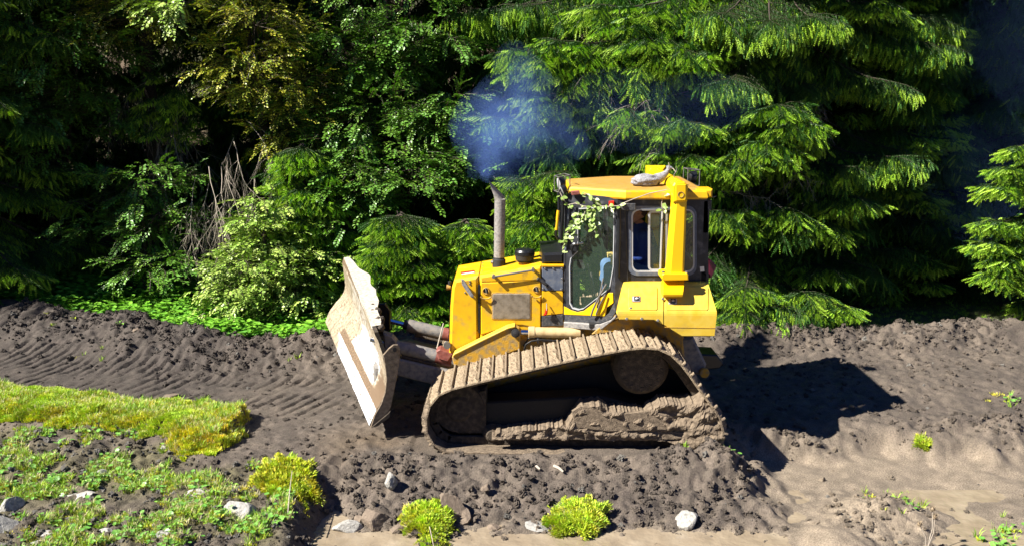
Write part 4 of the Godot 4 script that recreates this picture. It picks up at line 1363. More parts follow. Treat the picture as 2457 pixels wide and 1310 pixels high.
func make_cab() -> void:
	var cab := Node3D.new()
	cab.name = "cab"
	dz.add_child(cab)
	var f := zplane(0.82)
	var a := at(1355, 620, 0.52); var b := at(1484, 620, 0.82)
	var df := plane_of(Vector3(a.x, 0, a.z), Vector3(b.x - a.x, 0, b.z - a.z), Vector3.UP)
	# rear side wall with the sliding window
	var wall := ring_plate("side_wall", f, [[1484, 480], [1699, 474], [1701, 674], [1492, 678]], rr(1509, 496, 1671, 659, 20), 0.05, M.black_panel, cab)
	var win := Node3D.new()
	win.name = "side_window"
	cab.add_child(win)
	ring_plate("window_frame", f, rr(1507, 494, 1672, 661, 22), rr(1515, 502, 1667, 653, 17), 0.03, M.grey_panel, win, 0.012)
	ring_plate("window_track", f, rr(1514, 501, 1668, 654, 18), rr(1519, 505, 1664, 650, 16), 0.04, M.alloy, win, 0.008)
	ring_plate("sash_frame", f, rr(1556, 507, 1603, 650, 9), rr(1561, 511, 1598, 646, 6), 0.02, M.alloy, win, -0.012)
	plate("sash_bar", f, [[1588, 505], [1592, 505], [1587, 652], [1583, 652]], 0.02, M.alloy, win, 0.004, 0.003)
	plate("pane", f, rr(1560, 510, 1599, 647, 7), 0.006, M.glass, win, -0.018, 0.0)
	plate("pane", f, rr(1598, 506, 1665, 651, 12), 0.006, M.glass, win, -0.008, 0.0)
	plate("wall_sticker", f, [[1680, 640], [1690, 639], [1691, 651], [1681, 652]], 0.002, M.sticker_white, wall, 0.003, 0.0)
	# door: frame, large pane with a slanting lower edge, yellow sill and worn step
	var outer := [[1356, 494], [1483, 484], [1484, 700], [1470, 722], [1446, 745], [1440, 790], [1354, 786]]
	var inner := [[1388, 500], [1474, 494], [1475, 540], [1473, 640], [1464, 692], [1438, 712], [1400, 741], [1388, 744], [1374, 740], [1367, 728], [1366, 640], [1369, 620], [1384, 604], [1386, 590], [1386, 560]]
	var door := ring_plate("door_frame", df, [[1356, 494], [1483, 484], [1486, 702], [1472, 724], [1453, 738], [1452, 758], [1354, 758]], inner, 0.05, M.black_panel, cab)
	var gasket := []
	for p in inner:
		gasket.append([lerpf(p[0], 1420, 0.035), lerpf(p[1], 620, 0.02)])
	ring_plate("door_gasket", df, inner, gasket, 0.03, M.alloy, door, 0.008)
	plate("door_pane", df, gasket, 0.006, M.glass, door, -0.02, 0.0)
	plate("door_sill", df, [[1354, 734], [1372, 744], [1386, 748], [1402, 745], [1440, 716], [1461, 702], [1472, 702], [1473, 726], [1456, 738], [1452, 758], [1354, 754]], 0.03, M.paint_bright, door, 0.012, 0.004)
	plate("sill_plate", df, [[1354, 755], [1452, 759], [1462, 750], [1472, 730], [1482, 712], [1484, 740], [1466, 766], [1440, 776], [1354, 770]], 0.04, M.dark_panel, cab, 0.004, 0.004)
	plate("step", df, [[1356, 770], [1442, 776], [1468, 766], [1484, 750], [1480, 762], [1450, 786], [1440, 791], [1356, 784]], 0.10, M.worn_step, cab, 0.05, 0.008)
	rod("door_strut", [df * (v3(on_plane(1436, 737, df)) + Vector3(0, 0, 0.04)), df * (v3(on_plane(1446, 668, df)) + Vector3(0, 0, -0.03))], [0.010], M.steel, door, 8)
	rod("grab_handle", [df * (v3(on_plane(1422, 756, df)) + Vector3(0, 0, 0.05)), df * (v3(on_plane(1428, 740, df)) + Vector3(0, 0, 0.07)), df * (v3(on_plane(1440, 712, df)) + Vector3(0, 0, 0.06)), df * (v3(on_plane(1458, 680, df)) + Vector3(0, 0, 0.04))], [0.012], M.steel, door, 8)
	rod("grab_handle", [df * (v3(on_plane(1434, 752, df)) + Vector3(0, 0, 0.05)), df * (v3(on_plane(1444, 728, df)) + Vector3(0, 0, 0.07)), df * (v3(on_plane(1456, 704, df)) + Vector3(0, 0, 0.05))], [0.010], M.steel, door, 8)
	rod("door_handle", [df * (v3(on_plane(1378, 585, df)) + Vector3(0, 0, 0.03)), df * (v3(on_plane(1402, 582, df)) + Vector3(0, 0, 0.03))], [0.012], M.alloy, door, 8)
	plate("lock_case", df, [[1368, 588], [1388, 588], [1387, 602], [1374, 612]], 0.04, M.black_plastic, door, 0.015, 0.004)
	# hinge rail between door and wall, and the wall's front strip
	rod("hinge_rail", [at(1486, 496, 0.86), at(1486, 560, 0.865), at(1483, 664, 0.865)], [0.022], M.black_plastic, cab, 10)
	plate("hinge_strip", f, [[1478, 500], [1500, 498], [1508, 676], [1489, 700], [1482, 740], [1476, 742], [1474, 700]], 0.04, M.black_panel, cab, 0.02, 0.006)
	plate("wiper_box", f, [[1488, 487], [1524, 487], [1524, 504], [1500, 504], [1488, 502]], 0.1, M.dark_panel, cab, 0.07, 0.006)
	plate("header", df, [[1362, 464], [1484, 474], [1484, 490], [1358, 497]], 0.05, M.black_panel, cab, 0.006, 0.004)
	# far side, rear and front: posts and panes so that one looks through
	var y0 := at(1490, 676, 0.82).y
	var y1 := at(1490, 481, 0.82).y
	var x0 := a.x; var x1 := b.x; var x2 := at(1700, 600, 0.82).x
	var floor_y := at(1400, 775, 0.7).y
	var fs: MB
	for q in [[Vector3(x0, 0, -0.52), 0.06], [Vector3(x1, 0, -0.82), 0.08], [Vector3(x2 - 0.04, 0, -0.80), 0.08], [Vector3(x2 - 0.04, 0, 0.78), 0.08], [Vector3(x0 + 0.02, 0, 0.50), 0.06]]:
		var p: Vector3 = q[0]
		fs = MB.new()
		fs.box(Vector3(p.x, (floor_y + y1) / 2, p.z), Vector3(q[1], y1 - floor_y, q[1]), 0.01)
		put("corner_post", fs, M.black_panel, cab)
	fs = MB.new()
	var band := [[x1, -0.82], [x2, -0.82], [x2, 0.80]]
	for k in 2:
		var p0 := Vector3(band[k][0], 0, band[k][1]); var p1 := Vector3(band[k + 1][0], 0, band[k + 1][1])
		for e in [[floor_y, y0 + 0.1], [y1 - 0.12, y1]]:
			var c := (p0 + p1) / 2
			fs.box(Vector3(c.x, (e[0] + e[1]) / 2, c.z), Vector3(maxf(absf(p1.x - p0.x), 0.05), e[1] - e[0], maxf(absf(p1.z - p0.z), 0.05)), 0.008)
	put("rear_panels", fs, M.black_panel, cab)
	fs = MB.new()
	fs.box(Vector3((x0 + x2) / 2 + 0.15, floor_y - 0.02, 0.0), Vector3(x2 - x0 - 0.3, 0.06, 1.5), 0.01)
	put("cab_floor", fs, M.dash, cab)
	fs = MB.new()
	fs.prism(PackedVector2Array([Vector2(x0, -0.5), Vector2(x1, -0.8), Vector2(x1 + 0.004, -0.796), Vector2(x0 + 0.004, -0.496)]), 0, y1 - floor_y)
	var fm := MB.new()
	fm.quad(Vector3(x0, y1, -0.52), Vector3(x1, y1, -0.82), Vector3(x1, floor_y + 0.25, -0.82), Vector3(x0, floor_y + 0.25, -0.52))
	put("far_pane", fm, M.glass, cab)
	fm = MB.new()
	fm.quad(Vector3(x0, y1, 0.48), Vector3(x0, y1, -0.5), Vector3(x0, floor_y + 0.5, -0.5), Vector3(x0, floor_y + 0.5, 0.48))
	put("windscreen", fm, M.glass, cab)
	fm = MB.new()
	fm.quad(Vector3(x1 + 0.05, y1 - 0.1, -0.82), Vector3(x2 - 0.05, y1 - 0.1, -0.82), Vector3(x2 - 0.05, y0 + 0.08, -0.82), Vector3(x1 + 0.05, y0 + 0.08, -0.82))
	put("far_pane", fm, M.glass, cab)
	fs = MB.new()
	fs.box(Vector3(x0 + 0.12, floor_y + 0.28, 0.0), Vector3(0.18, 0.56, 0.7), 0.03)
	fs.box(Vector3(x0 + 0.16, floor_y + 0.58, 0.0), Vector3(0.24, 0.07, 0.6), 0.03)
	put("dashboard", fs, M.dash, cab)
	for q in [[0.42, 0.25], [0.5, -0.3]]:
		rod("control_lever", [Vector3(x1 - 0.18, floor_y, q[1]), Vector3(x1 - 0.28, floor_y + 0.55, q[1])], [0.012, 0.012], M.steel, cab, 8)
	var seat := Node3D.new()
	seat.name = "driver_seat"
	cab.add_child(seat)
	var sx := at(1535, 600, 0.3).x
	fs = MB.new()
	fs.box(Vector3(sx + 0.06, floor_y + 0.47, 0.05), Vector3(0.52, 0.14, 0.5), 0.04)
	put("seat_cushion", fs, M.seat_cloth, seat)
	fs = MB.new()
	fs.box(Vector3(sx + 0.37, floor_y + 0.86, 0.05), Vector3(0.13, 0.72, 0.48), 0.04)
	put("seat_back", fs, M.seat_cloth, seat)
	fs = MB.new()
	fs.box(Vector3(sx + 0.08, floor_y + 0.2, 0.05), Vector3(0.4, 0.4, 0.36), 0.03)
	put("seat_base", fs, M.dash, seat)
	make_person(sx, floor_y)
	# roof
	var roof := Node3D.new()
	roof.name = "roof"
	dz.add_child(roof)
	var ry := at(1502, 479, 0.88).y
	var fa := at(1367, 466, 0.50).x; var fb := at(1502, 478, 0.88).x; var fc := at(1697, 470, 0.86).x
	var outline := [Vector2(fa, 0.47), Vector2(fb, 0.88), Vector2(fc, 0.86), Vector2(fc, -0.86), Vector2(fb, -0.88), Vector2(fa, -0.47)]
	var secs := []
	for lv in [[0.0, 0.0], [0.02, -0.012], [0.085, 0.0], [0.105, 0.02], [0.118, 0.07], [0.135, 0.35]]:
		var s := []
		var mid := Vector2((fa + fc) / 2, 0)
		for p in outline:
			var q: Vector2 = p.lerp(mid, lv[1])
			s.append(Vector3(q.x, ry + lv[0], q.y))
		secs.append(s)
	var rb := MB.new()
	rb.loft(secs.slice(0, 4))
	put("roof_edge", rb, M.paint, roof)
	rb = MB.new()
	rb.loft(secs.slice(3))
	put("roof_top", rb, M.roof_paint, roof)
	# corner pocket at the rear, lamps, rails
	var rc := MB.new()
	rc.box(Vector3(fc - 0.03, ry + 0.07, 0.70), Vector3(0.2, 0.1, 0.3), 0.02)
	put("rear_corner", rc, M.paint, roof)
	plate("orange_marker", zplane(0.86), [[1462, 484], [1474, 483], [1474, 499], [1462, 498]], 0.06, M.orange_lens, cab, 0.0, 0.004)
	plate("brown_marker", zplane(0.62), [[1370, 459], [1390, 457], [1392, 466], [1372, 468]], 0.08, M.red_paint, cab, 0.05, 0.006)
	plate("tail_lamp", zplane(0.6), [[1702, 622], [1712, 628], [1720, 640], [1708, 668], [1702, 668]], 0.25, M.purple_lens, cab, 0.0, 0.01)
	work_lamp(at(1345, 440, 0.35), Vector3(-1, -0.15, 0.25), 0.17, cab)
	work_lamp(at(1352, 455, 0.55), Vector3(-1, -0.5, 0.1), 0.13, cab, false)
	work_lamp(at(1664, 425, -0.6), Vector3(1, -0.1, -0.1), 0.19, cab)
	rod("mirror_rail", [at(1340, 462, 0.6), at(1341, 500, 0.62), at(1335, 540, 0.62), at(1334, 566, 0.62), at(1344, 580, 0.55)], [0.016], M.black_plastic, cab, 8)
	rod("mirror_grip", [at(1340, 505, 0.62), at(1335, 552, 0.62)], [0.02], M.paint, cab, 8)
	rod("front_rail", [at(1352, 468, 0.55), at(1349, 540, 0.56), at(1346, 590, 0.55)], [0.02], M.black_plastic, cab, 8)
	rod("front_rail", [at(1366, 490, 0.53), at(1357, 600, 0.54)], [0.018], M.grey_panel, cab, 8)
	rod("roof_wire", [Vector3(fc + 0.02, ry + 0.05, 0.8), Vector3(fc + 0.08, ry + 0.02, 0.82), Vector3(fc + 0.12, ry + 0.03, 0.8)], [0.006], M.steel, cab, 6)

func v3(p: Vector2) -> Vector3:
	return Vector3(p.x, p.y, 0)

func work_lamp(p: Vector3, aim: Vector3, s: float, parent: Node, caged := true) -> void:
	var l := Node3D.new()
	l.name = "work_lamp"
	parent.add_child(l, true)
	aim = aim.normalized()
	turned("lamp_body", p - aim * s * 0.35, aim, [[0.0, 0.0], [0.0, s * 0.22], [s * 0.12, s * 0.40], [s * 0.45, s * 0.46], [s * 0.5, s * 0.46]], M.black_plastic, l)
	turned("lamp_glass", p - aim * s * 0.35, aim, [[s * 0.49, s * 0.45], [s * 0.53, s * 0.3], [s * 0.54, 0.0]], M.alloy, l)
	if not caged:
		return
	var x := aim.cross(Vector3.UP).normalized() * s * 0.55
	var y := Vector3.UP * s * 0.55
	var c := MB.new()
	var o0 := p - aim * s * 0.55
	var o1 := p + aim * s * 0.30
	for q in [[x + y, x - y], [x - y, -x - y], [-x - y, -x + y], [-x + y, x + y]]:
		c.tube([o0 + q[0], o0 + q[1]], [0.007], 6)
		c.tube([o1 + q[0], o1 + q[1]], [0.007], 6)
		c.tube([o0 + q[0], o1 + q[0]], [0.007], 6)
	c.tube([o0 - y, o0 - y - Vector3(0, s * 0.45, 0)], [0.01], 6)
	put("lamp_cage", c, M.steel, l)

# ---------------------------------------------------------------- the driver, one continuous surface
func capsule(p: Vector3, a: Vector3, b: Vector3, ra: float, rb: float) -> float:
	var ab := b - a
	var t := clampf((p - a).dot(ab) / ab.length_squared(), 0.0, 1.0)
	return (p - a - ab * t).length() - lerpf(ra, rb, t)

func skin_field(mb: MB, bones: Array, cell: float, blend: float) -> void:   # bones: [a, b, ra, rb, colour]
	var lo := Vector3.INF
	var hi := -Vector3.INF
	for q in bones:
		for e in [[q[0], q[2]], [q[1], q[3]]]:
			lo = lo.min(e[0] - Vector3.ONE * (e[1] + cell * 2)); hi = hi.max(e[0] + Vector3.ONE * (e[1] + cell * 2))
	var n := Vector3i(((hi - lo) / cell).ceil()) + Vector3i.ONE
	var field := PackedFloat32Array()
	field.resize(n.x * n.y * n.z)
	field.fill(1.0)
	for q in bones:
		var r: float = maxf(q[2], q[3]) + cell * 3 + blend
		var b0 := Vector3i((((q[0] as Vector3).min(q[1]) - Vector3.ONE * r - lo) / cell).floor()).clamp(Vector3i.ZERO, n - Vector3i.ONE)
		var b1 := Vector3i((((q[0] as Vector3).max(q[1]) + Vector3.ONE * r - lo) / cell).ceil()).clamp(Vector3i.ZERO, n - Vector3i.ONE)
		for z in range(b0.z, b1.z + 1):
			for y in range(b0.y, b1.y + 1):
				for x in range(b0.x, b1.x + 1):
					var i := (z * n.y + y) * n.x + x
					var d := capsule(lo + Vector3(x, y, z) * cell, q[0], q[1], q[2], q[3])
					var e := field[i]
					var h := clampf(0.5 + 0.5 * (e - d) / blend, 0.0, 1.0)
					field[i] = lerpf(e, d, h) - blend * h * (1.0 - h)
	var vert := {}
	var step := [Vector3i(1, 0, 0), Vector3i(0, 1, 0), Vector3i(0, 0, 1)]
	var pos := []
	for z in n.z - 1:
		for y in n.y - 1:
			for x in n.x - 1:
				var sum := Vector3.ZERO
				var count := 0
				var vals := []
				for k in 8:
					vals.append(field[((z + (k >> 2)) * n.y + y + ((k >> 1) & 1)) * n.x + x + (k & 1)])
				var any: bool = vals.min() < 0.0 and vals.max() >= 0.0
				if not any:
					continue
				for k in 8:
					for bit in [1, 2, 4]:
						if not (k & bit) and (vals[k] < 0.0) != (vals[k | bit] < 0.0):
							var t: float = vals[k] / (vals[k] - vals[k | bit])
							sum += Vector3(k & 1, (k >> 1) & 1, k >> 2).lerp(Vector3((k | bit) & 1, ((k | bit) >> 1) & 1, (k | bit) >> 2), t)
							count += 1
				vert[Vector3i(x, y, z)] = pos.size()
				pos.append(lo + (Vector3(x, y, z) + sum / count) * cell)
	var quads := []
	for key in vert:
		for ax in 3:
			var s: Vector3i = step[ax]
			var b: Vector3i = key
			var e := b + s
			if e.x >= n.x or e.y >= n.y or e.z >= n.z:
				continue
			var f0 := field[(b.z * n.y + b.y) * n.x + b.x]
			var f1 := field[(e.z * n.y + e.y) * n.x + e.x]
			if (f0 < 0.0) == (f1 < 0.0):
				continue
			var u: Vector3i = step[(ax + 1) % 3]
			var w: Vector3i = step[(ax + 2) % 3]
			var q := [b, b - u, b - u - w, b - w]
			var ok := true
			for p in q:
				ok = ok and vert.has(p)
			if not ok:
				continue
			var ids := [vert[q[0]], vert[q[1]], vert[q[2]], vert[q[3]]]
			if f0 >= 0.0:
				ids.reverse()
			quads.append(ids)
	var nn := []
	nn.resize(pos.size())
	nn.fill(Vector3.ZERO)
	for q in quads:
		var m: Vector3 = (pos[q[1]] - pos[q[0]]).cross(pos[q[2]] - pos[q[0]])
		for i in q:
			nn[i] += m
	for q in quads:
		var mid: Vector3 = (pos[q[0]] + pos[q[2]]) / 2.0
		var best := 1e9
		for bone in bones:
			var d := capsule(mid, bone[0], bone[1], bone[2], bone[3])
			if d < best:
				best = d
				mb.col = bone[4]
		mb.quadn(pos[q[0]], pos[q[1]], pos[q[2]], pos[q[3]], nn[q[0]], nn[q[1]], nn[q[2]], nn[q[3]])

func make_person(sx: float, fy: float) -> void:
	var who := thing("person", Vector3(sx, fy + 0.5, 0.08), "person in a blue jacket and jeans sitting at the controls in the dozer cab", "person")
	var jacket := Color(0.012, 0.045, 0.22)
	var jeans := Color(0.10, 0.20, 0.38)
	var skin := Color(0.40, 0.22, 0.14)
	var boot := Color(0.03, 0.025, 0.02)
	var hair := Color(0.05, 0.03, 0.02)
	var glove := Color(0.55, 0.42, 0.12)
	var mb := MB.new()
	var b := []
	b.append_array([[Vector3(0.10, 0.10, 0.0), Vector3(0.10, 0.30, 0.0), 0.16, 0.165, jacket], [Vector3(0.10, 0.30, 0.0), Vector3(0.05, 0.52, 0.0), 0.165, 0.15, jacket], [Vector3(0.05, 0.52, -0.15), Vector3(0.05, 0.52, 0.15), 0.08, 0.08, jacket], [Vector3(0.04, 0.56, 0.0), Vector3(0.02, 0.66, 0.0), 0.065, 0.055, skin]])
	for s in [-1.0, 1.0]:
		b.append([Vector3(0.05, 0.52, s * 0.19), Vector3(0.02, 0.27, s * 0.26), 0.065, 0.055, jacket])
		b.append([Vector3(0.02, 0.27, s * 0.26), Vector3(-0.23, 0.20, s * 0.22), 0.055, 0.042, jacket])
		b.append([Vector3(0.08, 0.06, s * 0.09), Vector3(-0.38, 0.10, s * 0.13), 0.10, 0.075, jeans])
		b.append([Vector3(-0.38, 0.10, s * 0.13), Vector3(-0.44, -0.38, s * 0.13), 0.072, 0.05, jeans])
		b.append([Vector3(-0.44, -0.43, s * 0.13), Vector3(-0.60, -0.45, s * 0.14), 0.05, 0.042, boot])
	skin_field(mb, b, 0.02, 0.035)
	# head with brow, nose, chin, ears; hair as its own cap on the same surface
	var h := Vector3(-0.01, 0.78, 0.0)
	var hb := [[h + Vector3(0.015, 0.03, 0), h + Vector3(0.0, 0.035, 0), 0.098, 0.098, skin], [h + Vector3(-0.03, -0.05, 0), h + Vector3(-0.045, -0.075, 0), 0.062, 0.045, skin], [h + Vector3(-0.095, 0.01, 0), h + Vector3(-0.118, -0.022, 0), 0.012, 0.016, skin], [h + Vector3(-0.088, 0.03, -0.035), h + Vector3(-0.088, 0.03, 0.035), 0.016, 0.016, skin], [h + Vector3(-0.09, -0.055, -0.018), h + Vector3(-0.09, -0.055, 0.018), 0.010, 0.010, Color(0.35, 0.13, 0.10)], [h + Vector3(0.01, 0.0, 0.09), h + Vector3(0.015, 0.03, 0.1), 0.018, 0.02, skin], [h + Vector3(0.01, 0.0, -0.09), h + Vector3(0.015, 0.03, -0.1), 0.018, 0.02, skin], [h + Vector3(0.035, 0.05, 0), h + Vector3(-0.01, 0.07, 0), 0.102, 0.092, hair]]
	skin_field(mb, hb, 0.01, 0.012)
	for s in [-1.0, 1.0]:
		mb.col = Color(0.02, 0.015, 0.012)
		mb.lathe(h + Vector3(-0.094, 0.008, s * 0.034), Vector3(-1, 0, 0), [[0.0, 0.010], [0.006, 0.008], [0.008, 0.0]], 8)
		# gloved hands closed on the levers
		var w := Vector3(-0.25, 0.20, s * 0.22)
		var hand := [[w, w + Vector3(-0.06, 0.01, 0), 0.036, 0.036, glove], [w + Vector3(-0.03, 0.0, -s * 0.03), w + Vector3(-0.085, 0.03, -s * 0.035), 0.013, 0.011, glove]]
		for k in 4:
			var o := w + Vector3(-0.075, 0.03 - 0.021 * k, s * 0.012)
			hand.append([o, o + Vector3(-0.034 + 0.003 * k, 0.0, -s * 0.005), 0.0105, 0.010, glove])
			hand.append([o + Vector3(-0.034 + 0.003 * k, 0.0, -s * 0.005), o + Vector3(-0.030, -0.004, -s * 0.038), 0.010, 0.009, glove])
		skin_field(mb, hand, 0.006, 0.006)
	put("body", mb, M.cloth, who)

# ---------------------------------------------------------------- plants
var V := {}   # shared plant meshes

func aim(p: Vector3, dir: Vector3, up: Vector3, s := 1.0) -> Transform3D:   # x along DIR, y as near UP as can be
	var x := dir.normalized()
	var z := x.cross(up)
	if z.length() < 0.05:
		z = x.cross(Vector3(0.3, 0.2, 1.0))
	z = z.normalized()
	return Transform3D(Basis(x, z.cross(x), z) * s, p)

func rv(a := 1.0) -> Vector3:
	return Vector3(rng.randf_range(-a, a), rng.randf_range(-a, a), rng.randf_range(-a, a))

func add_shoot(mb: MB, p: Vector3, dir: Vector3, length: float, col: Color, needle: float, wide: float, stations: int) -> void:
	dir = dir.normalized()
	var s := dir.cross(Vector3(0.31, 0.9, 0.2)).normalized()
	var u := dir.cross(s)
	for i in stations:
		var t := (i + 0.5) / stations
		var o := p + dir * length * t
		var l := needle * (0.75 + 0.5 * sin(PI * minf(t * 1.1, 1.0)))
		for k in 4:
			var a := TAU * (k / 4.0 + i * 0.17) + rng.randf() * 0.5
			var d := s * cos(a) + u * sin(a)
			var tip := o + (d * 0.8 + dir * 0.75) * l
			var side := dir.cross(d) * wide
			mb.col = col * rng.randf_range(0.8, 1.2)
			mb.tri(o - side, o + side, tip)

# a spray of spruce: a twig along +x, side shoots hanging and spreading; the outer ends are this year's pale growth
func make_spray(length: float, hang: float, shoots: int, fresh: float) -> ArrayMesh:
	var mb := MB.new()
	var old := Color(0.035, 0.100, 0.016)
	var new := Color(0.340, 0.550, 0.045)
	mb.col = Color(0.05, 0.05, 0.02)
	mb.tube([Vector3.ZERO, Vector3(length * 0.5, 0.02, 0), Vector3(length, -0.03, 0)], [0.005, 0.004, 0.002], 3, false)
	add_shoot(mb, Vector3(0, 0.008, 0), Vector3(1, 0, 0), length, old, 0.022, 0.006, 14)
	for i in shoots:
		var t := 0.06 + 0.94 * float(i) / (shoots - 1)
		var side := 1.0 if i % 2 == 0 else -1.0
		var p := Vector3(length * t, 0.02 * sin(PI * t) - 0.03 * t, 0)
		var reach := (0.13 + 0.17 * sin(PI * clampf(1.05 - t, 0.0, 1.0))) * rng.randf_range(0.75, 1.2)
		var d := Vector3(rng.randf_range(0.45, 0.75), -hang * rng.randf_range(0.6, 1.3), side * rng.randf_range(0.5, 0.9)).normalized()
		if i >= shoots - 2:
			d = Vector3(1.0, -hang * 0.5, side * 0.15).normalized()
		var cut := reach * rng.randf_range(0.35, 0.55)
		add_shoot(mb, p, d, cut, old, 0.024, 0.007, 5)
		var e := p + d * cut
		d = (d + Vector3(0, -hang * 0.35, 0)).normalized()
		add_shoot(mb, e, d, reach * 0.75, new if rng.randf() < fresh else old * 1.7, 0.026, 0.0085, 8)
		if rng.randf() < 0.75:
			var d2 := (d + Vector3(rng.randf_range(-0.3, 0.4), rng.randf_range(-0.5, 0.1), -side * 0.5)).normalized()
			add_shoot(mb, p + d * cut * 0.7, d2, reach * 0.6, new if rng.randf() < fresh else old * 1.6, 0.024, 0.0075, 6)
	return mb.mesh(M.needles)

# a twig with alternate leaves
func make_leafy(length: float, leaves: int, leaf: float, droop: float, base: Color, alt: Color) -> ArrayMesh:
	var mb := MB.new()
	mb.col = Color(0.07, 0.05, 0.035)
	mb.tube([Vector3.ZERO, Vector3(length * 0.5, 0.015, 0), Vector3(length, -droop * length, 0)], [0.005, 0.004, 0.0015], 3, false)
	for i in leaves:
		var t := 0.1 + 0.9 * float(i) / (leaves - 1)
		var side := 1.0 if i % 2 == 0 else -1.0
		var p := Vector3(length * t, 0.015 * sin(PI * t) - droop * length * t * t, 0)
		var d := Vector3(rng.randf_range(0.3, 0.9), rng.randf_range(-0.35, 0.15), side * rng.randf_range(0.5, 1.0)).normalized()
		if i == leaves - 1:
			d = Vector3(1, -0.2, 0)
		var l := leaf * rng.randf_range(0.7, 1.25)
		var w := l * rng.randf_range(0.30, 0.38)
		var side_v := d.cross(Vector3.UP + rv(0.45)).normalized()
		var n := side_v.cross(d).normalized()
		var o := p + d * 0.01
		var a := o + d * l * 0.45 + side_v * w + n * l * 0.06
		var b := o + d * l * 0.45 - side_v * w + n * l * 0.06
		var m := o + d * l * 0.5
		var a2 := o + d * l * 0.78 + side_v * w * 0.65 + n * l * 0.03
		var b2 := o + d * l * 0.78 - side_v * w * 0.65 + n * l * 0.03
		var tip := o + d * l - n * l * 0.07
		mb.col = base.lerp(alt, rng.randf()) * rng.randf_range(0.75, 1.25)
		mb.tri(o, m, a); mb.tri(m, a2, a); mb.tri(m, tip, a2)
		mb.tri(o, b, m); mb.tri(m, b, b2); mb.tri(m, b2, tip)
	return mb.mesh(M.leaf)

func make_tuft(blades: int, tall: float, spread: float, base: Color, alt: Color, wide := 0.004) -> ArrayMesh:
	var mb := MB.new()
	for i in blades:
		var a := rng.randf() * TAU
		var out := Vector3(cos(a), 0, sin(a))
		var o := out * spread * sqrt(rng.randf())
		var h := tall * rng.randf_range(0.55, 1.2)
		var lean := out * h * rng.randf_range(0.1, 0.7) + rv(0.2) * h
		lean.y = 0
		var s := Vector3(-out.z, 0, out.x).rotated(Vector3.UP, rng.randf() * 2.0) * wide
		var m := o + Vector3(0, h * 0.6, 0) + lean * 0.35
		var tip := o + Vector3(0, h, 0) + lean
		mb.col = base.lerp(alt, rng.randf()) * rng.randf_range(0.8, 1.2)
		mb.quad(o - s, o + s, m + s * 0.8, m - s * 0.8)
		mb.tri(m - s * 0.8, m + s * 0.8, tip)
	return mb.mesh(M.grass)

func make_herb(leaves: int, leaf: float, tall: float, base: Color, alt: Color, round_ := false) -> ArrayMesh:   # a low broad-leaved plant
	var mb := MB.new()
	for i in leaves:
		var a := rng.randf() * TAU
		var out := Vector3(cos(a), 0, sin(a))
		var h := tall * rng.randf_range(0.3, 1.0)
		var o := out * leaf * rng.randf_range(0.3, 1.5) + Vector3(0, h, 0)
		mb.col = base * 0.6
		mb.tri(Vector3(0.003, 0, 0), Vector3(-0.003, 0, 0), o)
		var d := (out + Vector3(0, rng.randf_range(-0.5, 0.4), 0)).normalized()
		var side := d.cross(Vector3.UP + rv(0.4)).normalized()
		var n := side.cross(d)
		var l := leaf * rng.randf_range(0.7, 1.3)
		var w := l * (0.5 if round_ else 0.33)
		mb.col = base.lerp(alt, rng.randf()) * rng.randf_range(0.75, 1.25)
		var m := o + d * l * 0.5 - n * l * 0.04
		var pts := []
		for k in 8:
			var b := TAU * k / 8.0
			pts.append(o + d * l * (0.5 - 0.5 * cos(b)) + side * w * sin(b) * (1.0 if round_ else (1.15 - 0.5 * (0.5 - 0.5 * cos(b)))) + n * l * 0.05 * absf(sin(b)))
		for k in 8:
			mb.tri(m, pts[k], pts[(k + 1) % 8])
	return mb.mesh(M.leaf)

